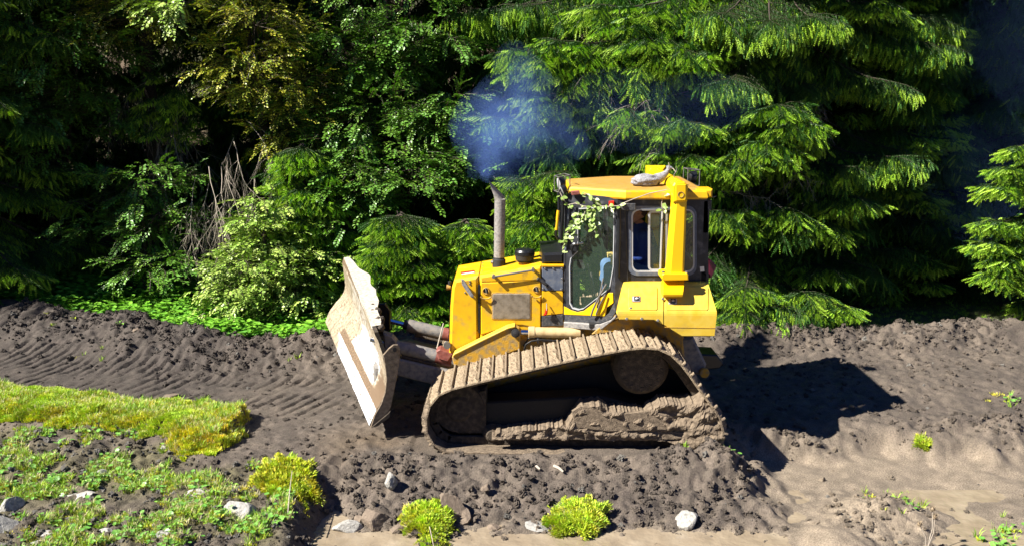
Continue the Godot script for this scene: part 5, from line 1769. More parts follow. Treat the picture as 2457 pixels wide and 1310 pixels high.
func make_plant_meshes() -> void:
	V.spray = [make_spray(0.50, 0.5, 13, 0.75), make_spray(0.40, 0.8, 10, 0.85), make_spray(0.60, 0.3, 15, 0.6), make_spray(0.44, 0.65, 12, 0.7), make_spray(0.55, 0.4, 14, 0.8), make_spray(0.46, 0.55, 12, 0.45)]
	V.curtain = [make_spray(0.55, 1.5, 14, 0.5), make_spray(0.50, 1.9, 13, 0.35), make_spray(0.58, 1.3, 14, 0.65)]
	V.flat = [make_spray(0.36, 0.22, 11, 0.8), make_spray(0.30, 0.28, 10, 0.7)]
	V.old = [make_spray(0.60, 0.9, 11, 0.1), make_spray(0.55, 0.6, 11, 0.15)]  # almost no pale tips: darker infill that paints the shaded gaps in crowns
	var g0 := Color(0.080, 0.190, 0.020)
	V.beech = [make_leafy(0.36, 14, 0.070, 0.15, g0, Color(0.13, 0.27, 0.03)), make_leafy(0.30, 13, 0.05, 0.25, g0, Color(0.15, 0.27, 0.03)), make_leafy(0.42, 15, 0.075, 0.1, g0, Color(0.11, 0.25, 0.04))]
	V.gold = [make_leafy(0.36, 16, 0.052, 0.2, Color(0.22, 0.30, 0.025), Color(0.42, 0.36, 0.04)), make_leafy(0.30, 14, 0.05, 0.25, Color(0.20, 0.31, 0.03), Color(0.36, 0.37, 0.05))]
	V.shrub = [make_leafy(0.26, 13, 0.072, 0.2, Color(0.24, 0.37, 0.06), Color(0.34, 0.47, 0.10)), make_leafy(0.30, 14, 0.078, 0.15, Color(0.22, 0.35, 0.05), Color(0.38, 0.49, 0.12)), make_leafy(0.22, 11, 0.07, 0.3, Color(0.18, 0.34, 0.045), Color(0.30, 0.44, 0.08))]
	V.herb = [make_herb(9, 0.06, 0.16, Color(0.12, 0.33, 0.03), Color(0.19, 0.42, 0.05)), make_herb(7, 0.08, 0.12, Color(0.10, 0.28, 0.04), Color(0.16, 0.36, 0.07), true), make_herb(11, 0.05, 0.22, Color(0.14, 0.36, 0.03), Color(0.22, 0.46, 0.04))]
	V.moss = [make_tuft(22, 0.030, 0.04, Color(0.42, 0.48, 0.030), Color(0.54, 0.56, 0.055), 0.005), make_tuft(20, 0.036, 0.04, Color(0.34, 0.47, 0.025), Color(0.50, 0.56, 0.045), 0.005), make_tuft(22, 0.028, 0.045, Color(0.52, 0.48, 0.035), Color(0.62, 0.55, 0.08), 0.005)]
	V.grass = [make_tuft(12, 0.07, 0.035, Color(0.22, 0.38, 0.025), Color(0.38, 0.50, 0.05)), make_tuft(9, 0.10, 0.03, Color(0.16, 0.36, 0.025), Color(0.32, 0.47, 0.04))]
	V.straw = [make_tuft(12, 0.06, 0.05, Color(0.48, 0.43, 0.20), Color(0.66, 0.60, 0.36), 0.0025)]
	V.weed = [make_herb(8, 0.04, 0.06, Color(0.15, 0.33, 0.04), Color(0.24, 0.42, 0.07)), make_herb(7, 0.05, 0.05, Color(0.12, 0.30, 0.05), Color(0.2, 0.38, 0.08), true)]

# ---- collecting the copies of a crown: spread over the variants of a kind
class Crown:
	var kinds := {}
	func add(kind: String, i: int, t: Transform3D, c: Color) -> void:
		var key := "%s|%d" % [kind, i]
		if not kinds.has(key):
			kinds[key] = [[], []]
		kinds[key][0].append(t)
		kinds[key][1].append(c)

func grow(cr: Crown, kind: String, t: Transform3D, tint := Color.WHITE) -> void:
	var n: int = V[kind].size()
	var b := rng.randf_range(0.82, 1.18)
	cr.add(kind, rng.randi() % n, t, Color(tint.r * b * rng.randf_range(0.93, 1.07), tint.g * b, tint.b * b))

func finish(cr: Crown, called: String, parent: Node) -> void:
	for key in cr.kinds:
		var k: PackedStringArray = key.split("|")
		scatter(called, V[k[0]][int(k[1])], cr.kinds[key][0], cr.kinds[key][1], parent)

# a spruce limb from A to B (local), sagging, with side branches that carry sprays; returns its path
func limb(cr: Crown, wood: MB, a: Vector3, b: Vector3, full: float, kind := "spray", size := 1.0, tint := Color.WHITE, bare := 0.25) -> void:
	var axis := b - a
	var length := axis.length()
	var out := Vector3(axis.x, 0, axis.z).normalized()
	var cross := Vector3.UP.cross(out).normalized()
	var sag := length * 0.10
	var path := []
	for i in 7:
		var t := i / 6.0
		path.append(a + axis * t + Vector3.UP * (sag * sin(PI * t) * (0.4 - t) * 1.6))
	if wood:
		wood.tube(path, [0.03 * size + 0.006 * length, 0.03, 0.022, 0.018, 0.013, 0.009, 0.004], 5, false)
	var n := int(length * 7.0 * full / size) + 3
	for i in n:
		var t := bare + (1.0 - bare) * (i + rng.randf()) / n
		var f := t * 6.0
		var k := mini(int(f), 5)
		var p: Vector3 = (path[k] as Vector3).lerp(path[k + 1], f - k)
		var dir: Vector3 = (path[k + 1] - path[k]).normalized()
		for side in [-1.0, 1.0]:
			var reach := length * (0.10 + 0.34 * (1.0 - t)) * rng.randf_range(0.5, 1.1) * (0.7 if t > 0.9 else 1.0)
			var d: Vector3 = (dir * rng.randf_range(0.5, 1.1) + cross * side * rng.randf_range(0.6, 1.1) + Vector3.DOWN * rng.randf_range(0.1, 0.55)).normalized()
			var m := maxi(1, int(reach / (0.30 * size)))
			for j in m:
				var q := p + d * reach * (float(j) / m) + Vector3.DOWN * 0.1 * pow(float(j) / m, 2) * reach
				grow(cr, kind, aim(q, d + rv(0.25) + Vector3.DOWN * 0.1 * j, Vector3.UP + rv(0.15), size * rng.randf_range(0.65, 1.25)), tint)
	grow(cr, kind, aim(b, out + Vector3.DOWN * 0.3, Vector3.UP, size), tint)
	grow(cr, kind, aim(path[5], out + cross * 0.4 + Vector3.DOWN * 0.3, Vector3.UP, size), tint)
	grow(cr, kind, aim(path[5], out - cross * 0.4 + Vector3.DOWN * 0.3, Vector3.UP, size), tint)

# a spruce: whorls of limbs up to where the picture ends, coarser growth above
func spruce(base: Vector3, tall: float, wide: float, opts: Dictionary, label: String, group := "") -> Node3D:
	var o := thing("spruce_tree", base, label, "tree", group)
	var wood := MB.new()
	var r: float = opts.get("trunk", tall * 0.014)
	var path := []
	for i in 9:
		path.append(Vector3(0.05 * sin(i * 1.3), tall * i / 8.0 - 0.1, 0.05 * cos(i * 1.7)))
	wood.tube(path, [r * 1.35, r * 1.05, r * 0.95, r * 0.85, r * 0.7, r * 0.55, r * 0.4, r * 0.2, 0.01], 10, false)
	put("trunk", wood, M.bark, o)
	var limbs := MB.new()
	var cr := Crown.new()
	var y: float = opts.get("from", 0.3)
	var fine_to: float = opts.get("fine_to", 7.0)
	var full: float = opts.get("full", 1.0)
	var kinds: Array = opts.get("kinds", ["spray", "curtain", "spray"])
	var droop: float = opts.get("droop", 0.35)
	while y < tall * 0.97:
		var rel := y / tall
		var reach := wide * pow(1.0 - rel, 0.8) * (0.75 + 0.25 * minf(1.0, y / 1.2))
		var coarse := y > fine_to
		var n := 4 if coarse else int(opts.get("around", 6))
		var turn := rng.randf() * TAU
		for k in n:
			var a := turn + TAU * k / n + rng.randf_range(-0.3, 0.3)
			var d := Vector3(cos(a), 0, sin(a))
			if opts.has("skip") and opts.skip.call(d, y):
				continue
			var l := reach * rng.randf_range(0.7, 1.12)
			var s := Vector3(0, y + rng.randf_range(-0.12, 0.12), 0)
			var e := s + d * l + Vector3.UP * l * rng.randf_range(-droop * 1.5, droop * 0.2)
			if coarse:
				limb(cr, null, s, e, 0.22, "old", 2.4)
			else:
				limb(cr, limbs, s, e, full, kinds[rng.randi() % kinds.size()], opts.get("size", 1.0), Color.WHITE, opts.get("bare", 0.25))
		y += opts.get("step", 0.42) if not coarse else 0.9
	for h in opts.get("limbs", []):   # limbs placed one by one: [from, to, fullness, kind, size]
		limb(cr, limbs, h[0] - base, h[1] - base, h[2], h[3], h[4], Color.WHITE, 0.3)
	if limbs.v.size() > 0:
		put("limbs", limbs, M.bark, o).set_meta("kind", "stuff")
	finish(cr, "crown", o)
	return o

# a broad-leaved tree or shrub: clouds of twigs round the ends of its boughs. clouds: [centre, radii, how many, kind]
func broadleaf(called: String, base: Vector3, stems: Array, clouds: Array, label: String, category: String, group := "", size := 1.0) -> Node3D:
	var o := thing(called, base, label, category, group)
	var wood := MB.new()
	for s in stems:
		wood.tube(s[0], s[1], 7, false)
	var cr := Crown.new()
	for c in clouds:
		var mid: Vector3 = c[0] - base
		var rad: Vector3 = c[1]
		var root := Vector3(mid.x * 0.35, maxf(0.1, mid.y - rad.y * 0.9), mid.z * 0.35)
		wood.tube([Vector3.ZERO, root, root.lerp(mid, 0.5) + rv(0.1), mid], [0.035, 0.028, 0.02, 0.008], 5, false)
		# layers of nearly level twigs with gaps between them
		var boughs := int(c[2] / 9)
		for i in boughs:
			var d := rv().normalized() * pow(rng.randf(), 0.45)
			var p := mid + d * rad
			var out := Vector3(d.x, 0.0, d.z) + rv(0.5)
			out.y = rng.randf_range(-0.35, 0.15)
			out = out.normalized()
			if i % 4 == 0:
				wood.tube([mid, mid.lerp(p, 0.6), p, p + out * 0.4], [0.010, 0.009, 0.007, 0.003], 4, false)
			for k in 9:
				var q := p + out * rng.randf_range(-0.1, 0.45) * size + out.cross(Vector3.UP) * rng.randf_range(-0.28, 0.28) * size + Vector3.UP * rng.randf_range(-0.06, 0.06)
				grow(cr, c[3], aim(q, out + rv(0.55), Vector3.UP + rv(0.35), size * rng.randf_range(0.8, 1.2)))
	put("trunk" if category == "tree" else "stems", wood, M.bark, o)
	finish(cr, "crown" if category == "tree" else "foliage", o)
	return o

# bare grey twigs of a dead limb
func dead_limb(mb: MB, p: Vector3, d: Vector3, length: float, r: float, depth: int, hang: float) -> void:
	var path := [p]
	var n := 6
	var dir := d.normalized()
	for i in n:
		dir = (dir + rv(0.22) + Vector3.DOWN * hang * 0.16).normalized()
		path.append(path[-1] + dir * length / n)
		if depth > 0 and i > 0:
			for k in (3 if depth > 1 else 1 + rng.randi() % 2):
				dead_limb(mb, path[-1], (dir * 0.6 + rv(0.9) + Vector3.DOWN * hang * 0.8), length * rng.randf_range(0.25, 0.5), r * 0.5, depth - 1, hang)
	mb.tube(path, [r, r * 0.9, r * 0.8, r * 0.65, r * 0.5, r * 0.35, r * 0.2], 4, false)

func floor_at(px: float, py: float, z: float) -> Vector3:   # the ground below the place that a pixel shows at depth z
	var p := at(px, py, z)
	return Vector3(p.x, base_h(p.x, p.z), p.z)

func make_forest() -> void:
	make_plant_meshes()
	# the big spruce behind the cab, with the limbs that show singly
	var b := floor_at(1810, 600, -6.4)
	var hl := []
	for q in [[1240, 120, -4.2, 60, 1.1, "spray"], [1330, 95, -4.4, 20, 1.2, "spray"], [1490, 50, -4.2, 0, 1.2, "spray"], [1545, 90, -3.9, 10, 1.3, "spray"], [1640, 120, -3.7, 40, 1.3, "spray"], [1570, 150, -4.0, 60, 1.0, "spray"], [1755, 190, -3.4, 20, 1.3, "curtain"], [1440, 10, -4.4, -60, 1.2, "spray"], [1720, 30, -3.6, -60, 1.3, "curtain"], [1850, 50, -3.4, -60, 1.3, "curtain"], [1960, 40, -3.8, -60, 1.2, "curtain"], [2260, 105, -4.8, -30, 1.0, "curtain"], [2140, 195, -4.4, 60, 1.0, "curtain"], [2230, 40, -5.2, -80, 1.0, "curtain"],
			[1905, 290, -3.2, 220, 1.7, "spray"], [1870, 250, -3.3, 200, 1.6, "spray"], [1840, 340, -3.3, 260, 1.6, "spray"], [1630, 290, -3.6, 220, 1.2, "spray"], [1510, 260, -4.0, 220, 1.0, "spray"], [1660, 370, -3.6, 300, 1.2, "spray"], [1740, 380, -3.5, 300, 1.3, "spray"], [1560, 365, -3.8, 300, 1.0, "spray"], [1270, 225, -4.6, 180, 0.8, "spray"], [1390, 240, -4.6, 190, 0.9, "spray"],
			[2150, 375, -4.0, 300, 1.1, "curtain"], [2050, 400, -3.9, 320, 1.1, "curtain"], [2050, 470, -3.7, 400, 1.2, "spray"], [1900, 500, -3.6, 420, 1.0, "spray"], [1990, 540, -3.9, 440, 0.9, "spray"], [1740, 505, -3.6, 440, 1.0, "spray"], [1790, 690, -3.4, 560, 1.1, "spray"], [1870, 735, -3.3, 600, 1.4, "curtain"], [1790, 745, -3.3, 610, 1.2, "spray"], [2030, 735, -3.5, 620, 1.2, "flat"], [1930, 700, -3.6, 600, 1.0, "spray"], [1990, 640, -4.2, 560, 0.8, "spray"]]:
		var tip := at(q[0], q[1], q[2])
		var s := at(lerpf(1810, q[0], 0.12), q[3], -6.4)
		s.x = b.x
		hl.append([s, tip, q[4], q[5], 1.0])
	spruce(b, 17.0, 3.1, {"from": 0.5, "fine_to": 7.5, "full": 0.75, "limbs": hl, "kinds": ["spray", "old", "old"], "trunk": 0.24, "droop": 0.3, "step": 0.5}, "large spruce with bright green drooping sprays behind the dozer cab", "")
	var big := get_child(get_child_count() - 1)
	for q in [[1700, 210, -5.0, 1480, 245, -4.2], [1740, 300, -5.0, 1530, 330, -4.2], [1750, 400, -4.8, 1930, 330, -4.0], [1850, 150, -5.2, 2050, 230, -4.6], [1600, 60, -5.0, 1400, 150, -4.6], [1730, 460, -4.4, 1840, 440, -3.8]]:
		var mb := MB.new()
		var p0: Vector3 = at(q[0], q[1], q[2]) - b
		var p1: Vector3 = at(q[3], q[4], q[5]) - b
		dead_limb(mb, p0, p1 - p0, (p1 - p0).length(), 0.010, 2, 0.5)
		put("dead_limb", mb, M.dead_wood, big)
	# its neighbour whose limbs reach over the exhaust smoke
	b = floor_at(1500, 600, -7.6)
	hl = []
	for q in [[1250, 430, -3.9, 330, 1.3, "spray"], [1330, 410, -3.9, 320, 1.0, "spray"], [1290, 530, -3.8, 420, 1.2, "spray"], [1280, 300, -4.8, 240, 0.8, "old"], [1190, 280, -5.0, 200, 0.8, "spray"], [1430, 330, -4.6, 260, 0.8, "old"], [1340, 360, -4.8, 280, 0.7, "old"], [1130, 20, -6.0, -60, 0.8, "curtain"], [1240, 10, -5.6, -60, 0.8, "curtain"]]:
		var s2 := at(1500, q[3], -7.6)
		hl.append([s2, at(q[0], q[1], q[2]), q[4], q[5], 1.0])
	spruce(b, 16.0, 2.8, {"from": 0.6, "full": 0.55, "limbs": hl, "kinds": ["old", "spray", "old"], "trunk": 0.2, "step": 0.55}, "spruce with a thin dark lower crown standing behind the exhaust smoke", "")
	# the younger dense spruce at the right of the big one
	b = floor_at(2105, 640, -7.2)
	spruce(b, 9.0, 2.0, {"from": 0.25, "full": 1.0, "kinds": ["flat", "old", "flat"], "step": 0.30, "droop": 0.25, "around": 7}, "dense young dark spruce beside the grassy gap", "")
	# right edge: a sunlit young spruce whose tips reach in over the berm
	b = floor_at(2580, 640, -4.6)
	hl = []
	for q in [[2440, 350, 0.9], [2400, 445, 1.0], [2375, 530, 1.1], [2375, 580, 1.1], [2385, 650, 1.1], [2420, 400, 0.8], [2395, 615, 0.8]]:
		var s3 := at(2580, q[1] - 40, -4.6)
		hl.append([s3, at(q[0], q[1], -4.0), q[2], "flat", 1.0])
	spruce(b, 6.5, 1.1, {"from": 0.3, "full": 0.9, "kinds": ["flat"], "limbs": hl, "step": 0.4}, "young sunlit spruce with level yellow-green tips beside the grassy gap", "")
	# small spruces between the blade and the cab
	for q in [[965, 770, -3.9, 2.2, 0.95, "young bright spruce sapling behind the dozer blade"], [1120, 770, -4.3, 2.0, 0.9, "young spruce sapling behind the dozer hood"], [1290, 770, -4.4, 2.5, 1.0, "young spruce sapling hidden behind the front of the cab"], [745, 760, -5.2, 3.2, 1.1, "slender spruce sapling rising behind the pale leafy shrub"], [860, 760, -6.2, 3.4, 1.2, "dark spruce sapling between the pale shrub and the dozer stack"]]:
		spruce(floor_at(q[0], q[1], q[2]), q[3], q[4], {"from": 0.12, "full": 1.15, "kinds": ["flat", "spray"], "step": 0.24, "around": 6, "droop": 0.35, "trunk": 0.035}, q[5], "spruce saplings along the forest edge")
	# left edge: a spruce in the shade
	spruce(floor_at(-70, 700, -5.6), 15.0, 2.3, {"from": 0.3, "full": 0.6, "kinds": ["spray", "old", "spray"], "step": 0.5, "around": 5}, "shaded spruce at the end of the road beyond the dark soil heap", "")
	# trees deeper in the wood
	for q in [[2330, -9.5, 15.0, 2.6, "tall dark spruce beyond the grassy gap"], [2520, -8.0, 15.0, 2.6, "tall dark spruce beyond the sunlit young spruce"], [2230, -12.5, 14.0, 2.4, "slim spruce deep in the wood behind the grassy gap"], [1240, -10.5, 16.0, 2.6, "dark spruce deep in the wood above the exhaust stack"], [1050, -12.0, 16.0, 2.6, "dark spruce deep in the wood behind the maple"], [1700, -11.5, 16.0, 2.8, "dark spruce deep in the wood behind the large spruce"], [1950, -11.0, 16.0, 2.6, "dark spruce deep in the wood behind the young dense spruce"], [760, -11.0, 16.0, 2.4, "dark spruce deep in the wood behind the pale shrub"], [220, -10.5, 16.0, 2.4, "dark spruce deep in the wood behind the dead limbs"], [-60, -9.5, 16.0, 2.6, "dark spruce deep in the wood at the end of the road"], [2460, -13.5, 15.0, 2.6, "dark spruce deepest in the wood at the end of the grassy gap"], [540, -13.0, 16.0, 2.6, "dark spruce deep in the wood behind the golden beech"]]:
		var p := at(q[0], 600, q[1])
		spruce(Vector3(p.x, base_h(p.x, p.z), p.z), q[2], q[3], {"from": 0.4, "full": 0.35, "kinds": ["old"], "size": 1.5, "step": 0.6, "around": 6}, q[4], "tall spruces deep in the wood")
	# spruces left of the picture that shade the wood from the low sun
	for q in [[-14.6, -3.2, 10.0, "spruce standing outside the left end of the road"], [-17.0, -6.0, 14.0, "tallest spruce beyond the left end of the road"]]:
		spruce(Vector3(q[0], base_h(q[0], q[1]), q[1]), q[2], 2.6, {"from": 0.4, "full": 0.3, "kinds": ["old"], "size": 1.6, "step": 0.7, "around": 6}, q[3], "spruces beyond the left end of the road")
	# the spruce with dead lower limbs
	b = floor_at(388, 700, -8.4)
	var t := thing("spruce_tree", b, "spruce with bare grey dead limbs hanging from its trunk", "tree")
	var wood := MB.new()
	wood.tube([Vector3(0, -0.1, 0), Vector3(0.05, 3, 0), Vector3(0, 7, 0), Vector3(0, 15, 0)], [0.17, 0.14, 0.12, 0.02], 10, false)
	put("trunk", wood, M.bark, t)
	for q in [[430, 250, -8.2, 300, 330, -6.0, 1.1], [420, 200, -8.2, 460, 280, -6.2, 0.9], [400, 180, -8.3, 250, 180, -7.0, 1.0], [420, 300, -8.2, 600, 300, -6.0, 1.0], [590, 290, -6.2, 780, 340, -5.0, 0.8], [560, 330, -6.0, 540, 420, -5.2, 0.7], [560, 340, -5.8, 640, 430, -5.0, 0.7], [500, 440, -5.6, 480, 560, -5.0, 0.8], [530, 400, -5.6, 520, 580, -5.0, 0.8], [400, 230, -8.0, 330, 270, -6.6, 0.8], [610, 430, -5.4, 620, 540, -4.9, 0.6], [470, 420, -5.4, 455, 600, -4.8, 0.8], [540, 420, -5.4, 560, 600, -4.8, 0.8], [600, 300, -5.6, 720, 390, -4.9, 0.7], [500, 400, -5.2, 500, 610, -4.7, 0.8]]:
		var mb := MB.new()
		mb.col = Color.WHITE
		var p0: Vector3 = at(q[0], q[1], q[2]) - b
		var p1: Vector3 = at(q[3], q[4], q[5]) - b
		dead_limb(mb, p0, p1 - p0, (p1 - p0).length() * 1.1, 0.0065 * q[6] + 0.0035, 2, 0.9)
		put("dead_limb", mb, M.dead_wood, t)
	var cr := Crown.new()
	for k in 26:
		var a := rng.randf() * TAU
		var y := rng.randf_range(5.0, 14.0)
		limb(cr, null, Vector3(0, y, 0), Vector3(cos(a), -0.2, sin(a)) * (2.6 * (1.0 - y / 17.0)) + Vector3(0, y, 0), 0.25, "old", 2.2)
	for k in 12:
		var p := at(rng.randf_range(330, 450), rng.randf_range(180, 320), rng.randf_range(-7.4, -6.4)) - b
		for j in 5:
			grow(cr, "spray", aim(p + rv(0.2), Vector3(rng.randf_range(-1, 1), -0.4, 1), Vector3.UP, 0.8))
	finish(cr, "crown", t)
	# broad-leaved trees
	b = floor_at(655, 720, -7.2)
	broadleaf("beech_tree", b, [[[Vector3(0, -0.1, 0), Vector3(0.1, 2.5, 0.2), Vector3(-0.1, 5, 0.5), Vector3(0.1, 8, 0.4)], [0.11, 0.09, 0.06, 0.02]]], [[at(610, 60, -5.8), Vector3(0.75, 0.7, 0.7), 420, "gold"], [at(590, 170, -5.6), Vector3(0.6, 0.55, 0.6), 300, "gold"], [at(690, 220, -6.0), Vector3(0.6, 0.6, 0.6), 260, "gold"], [at(640, -120, -6.0), Vector3(1.2, 0.9, 1.0), 400, "gold"], [at(700, 330, -6.2), Vector3(0.5, 0.4, 0.5), 160, "gold"], [at(790, 130, -6.6), Vector3(0.8, 0.7, 0.7), 280, "beech"]], "beech with golden green leaves rising above the pale shrub", "tree")
	b = floor_at(960, 720, -8.0)
	broadleaf("maple_tree", b, [[[Vector3(0, -0.1, 0), Vector3(0.1, 2.5, 0.2), Vector3(-0.1, 5, 0.5), Vector3(0.1, 9, 0.4)], [0.13, 0.10, 0.07, 0.02]]], [[at(860, 130, -6.4), Vector3(1.0, 0.7, 0.8), 420, "beech"], [at(1010, 100, -6.4), Vector3(0.9, 0.7, 0.8), 380, "beech"], [at(900, 300, -6.0), Vector3(1.0, 0.7, 0.8), 480, "beech"], [at(1070, 280, -6.0), Vector3(0.8, 0.7, 0.7), 380, "beech"], [at(830, 420, -5.6), Vector3(0.8, 0.5, 0.7), 320, "beech"], [at(990, 410, -5.6), Vector3(0.9, 0.5, 0.7), 380, "beech"], [at(1110, 400, -5.8), Vector3(0.5, 0.5, 0.5), 180, "beech"], [at(950, -80, -7.0), Vector3(1.9, 1.0, 1.4), 500, "beech"], [at(760, 250, -6.4), Vector3(0.7, 0.6, 0.6), 240, "beech"]], "maple with dense dark green leaves left of the exhaust smoke", "tree")
	b = floor_at(140, 700, -7.6)
	broadleaf("beech_tree", b, [[[Vector3(0, -0.1, 0), Vector3(0.1, 2.5, 0.2), Vector3(-0.1, 5, 0.5), Vector3(0.1, 9, 0.4)], [0.11, 0.09, 0.06, 0.02]]], [[at(130, 90, -6.2), Vector3(1.2, 0.8, 0.9), 460, "beech"], [at(330, 30, -6.4), Vector3(0.9, 0.5, 0.8), 300, "gold"], [at(40, 230, -6.0), Vector3(0.8, 0.7, 0.8), 300, "beech"], [at(200, 250, -6.8), Vector3(0.8, 0.6, 0.7), 220, "beech"], [at(430, 10, -5.4), Vector3(0.5, 0.25, 0.5), 160, "shrub"], [at(250, -130, -6.6), Vector3(1.8, 0.8, 1.2), 420, "beech"], [at(70, 370, -6.4), Vector3(0.6, 0.5, 0.6), 160, "beech"]], "beech with shaded dark leaves at the dark end of the wood", "tree")
	# shrubs
	b = floor_at(640, 790, -4.2)
	broadleaf("leafy_shrub", b, [], [[at(630, 560, -4.3), Vector3(0.42, 0.45, 0.4), 240, "shrub"], [at(610, 640, -4.1), Vector3(0.65, 0.5, 0.5), 420, "shrub"], [at(720, 650, -4.2), Vector3(0.6, 0.5, 0.5), 360, "shrub"], [at(560, 710, -3.9), Vector3(0.6, 0.35, 0.4), 300, "shrub"], [at(690, 720, -4.0), Vector3(0.6, 0.35, 0.45), 260, "shrub"], [at(640, 490, -4.5), Vector3(0.25, 0.25, 0.25), 90, "shrub"]], "pale green leafy beech shrub between the soil heap and the blade", "shrub", "", 0.85)
	b = floor_at(360, 760, -5.4)
	broadleaf("leafy_shrub", b, [], [[at(330, 420, -5.6), Vector3(0.9, 0.5, 0.6), 260, "beech"], [at(260, 520, -5.6), Vector3(0.8, 0.5, 0.6), 240, "beech"], [at(380, 510, -5.4), Vector3(0.7, 0.5, 0.6), 240, "beech"], [at(380, 640, -4.8), Vector3(0.6, 0.3, 0.5), 200, "beech"]], "dark green leafy shrub under the dead limbs", "shrub", "", 0.9)
	b = floor_at(830, 740, -5.0)
	broadleaf("leafy_shrub", b, [], [[at(850, 480, -5.4), Vector3(0.7, 0.45, 0.5), 260, "beech"], [at(820, 560, -5.2), Vector3(0.6, 0.4, 0.5), 200, "beech"]], "green leafy shrub beside the blade top under the maple", "shrub", "", 0.9)
	make_undergrowth()

func make_undergrowth() -> void:
	var o := Node3D.new()
	o.name = "undergrowth"
	add_child(o)
	tag(o, "low leafy green undergrowth along the back of the soil heap", "undergrowth", "", "stuff")
	var cr := Crown.new()
	for i in 9000:
		var x := rng.randf_range(-11.0, 0.5)
		var zc := table(CREST, x)
		var z := zc - 0.35 - pow(rng.randf(), 1.6) * 3.4
		if n_mid.get_noise_2d(x, z) < -0.25 or (z < -6.0 and rng.randf() < 0.5):
			continue
		grow(cr, "herb", Transform3D(Basis(Vector3.UP, rng.randf() * TAU) * rng.randf_range(0.8, 2.0), Vector3(x, base_h(x, z) - 0.01, z)))
	for i in 3000:   # grass in the gap at the right
		var x := rng.randf_range(3.0, 11.0)
		var z := table(CREST, x) - 0.4 - rng.randf() * 4.5
		grow(cr, "grass", Transform3D(Basis(Vector3.UP, rng.randf() * TAU) * rng.randf_range(0.5, 1.0), Vector3(x, base_h(x, z) - 0.01, z)))
	finish(cr, "undergrowth_plants", o)

# ---------------------------------------------------------------- turf, stones, clods
func make_turf() -> void:
	var o := Node3D.new()
	o.name = "turf_grass"
	add_child(o)
	tag(o, "mossy yellow-green grass covering the cut bank in front of the road", "grass", "", "stuff")
	var cr := Crown.new()
	for i in 95000:
		var only_bank := i > 60000
		var x := rng.randf_range(-8.2, -3.2 if only_bank else -1.9)
		var z := rng.randf_range(-1.6, 1.9 if only_bank else 4.3)
		var bank := bank_mask(x, z)
		var mead := meadow_mask(x, z)
		var patch := n_mid.get_noise_2d(x * 1.1 + 5.0, z * 1.1)
		var t := Transform3D(Basis(Vector3.UP, rng.randf() * TAU) * rng.randf_range(0.65, 1.15), Vector3(x, 0, z))
		if bank > (0.2 if x < -4.7 else 0.08):
			t.origin.y = ground_h(x, z) - 0.006
			var gold := smoothstep(-4.6, -3.7, x) * smoothstep(0.5, 1.0, z)
			grow(cr, "moss", t, Color(1, 1, 1).lerp(Color(1.1, 1.0, 0.8), gold) * (1.0 + 0.5 * n_fine.get_noise_2d(x * 0.6, z * 0.6)) * Color(1.0 + 0.35 * patch, 1.0, 1.0))
			if rng.randf() < 0.10 + 0.2 * patch:
				grow(cr, "straw" if rng.randf() < 0.6 else "grass", t)
		elif not only_bank and mead > 0.4 and rng.randf() < 0.75:
			var edge := z - table(BANK_FRONT, x)
			if patch + 0.6 * n_fine.get_noise_2d(x * 0.4, z * 0.4 + 60.0) < 0.0 + 0.25 * exp(-pow((edge - 0.3) / 0.3, 2)):
				continue
			t.origin.y = ground_h(x, z) - 0.006
			var k := rng.randf()
			grow(cr, "moss" if k < 0.36 else "grass" if k < 0.56 else "weed" if k < 0.64 else "straw", t)
	finish(cr, "turf_tufts", o)

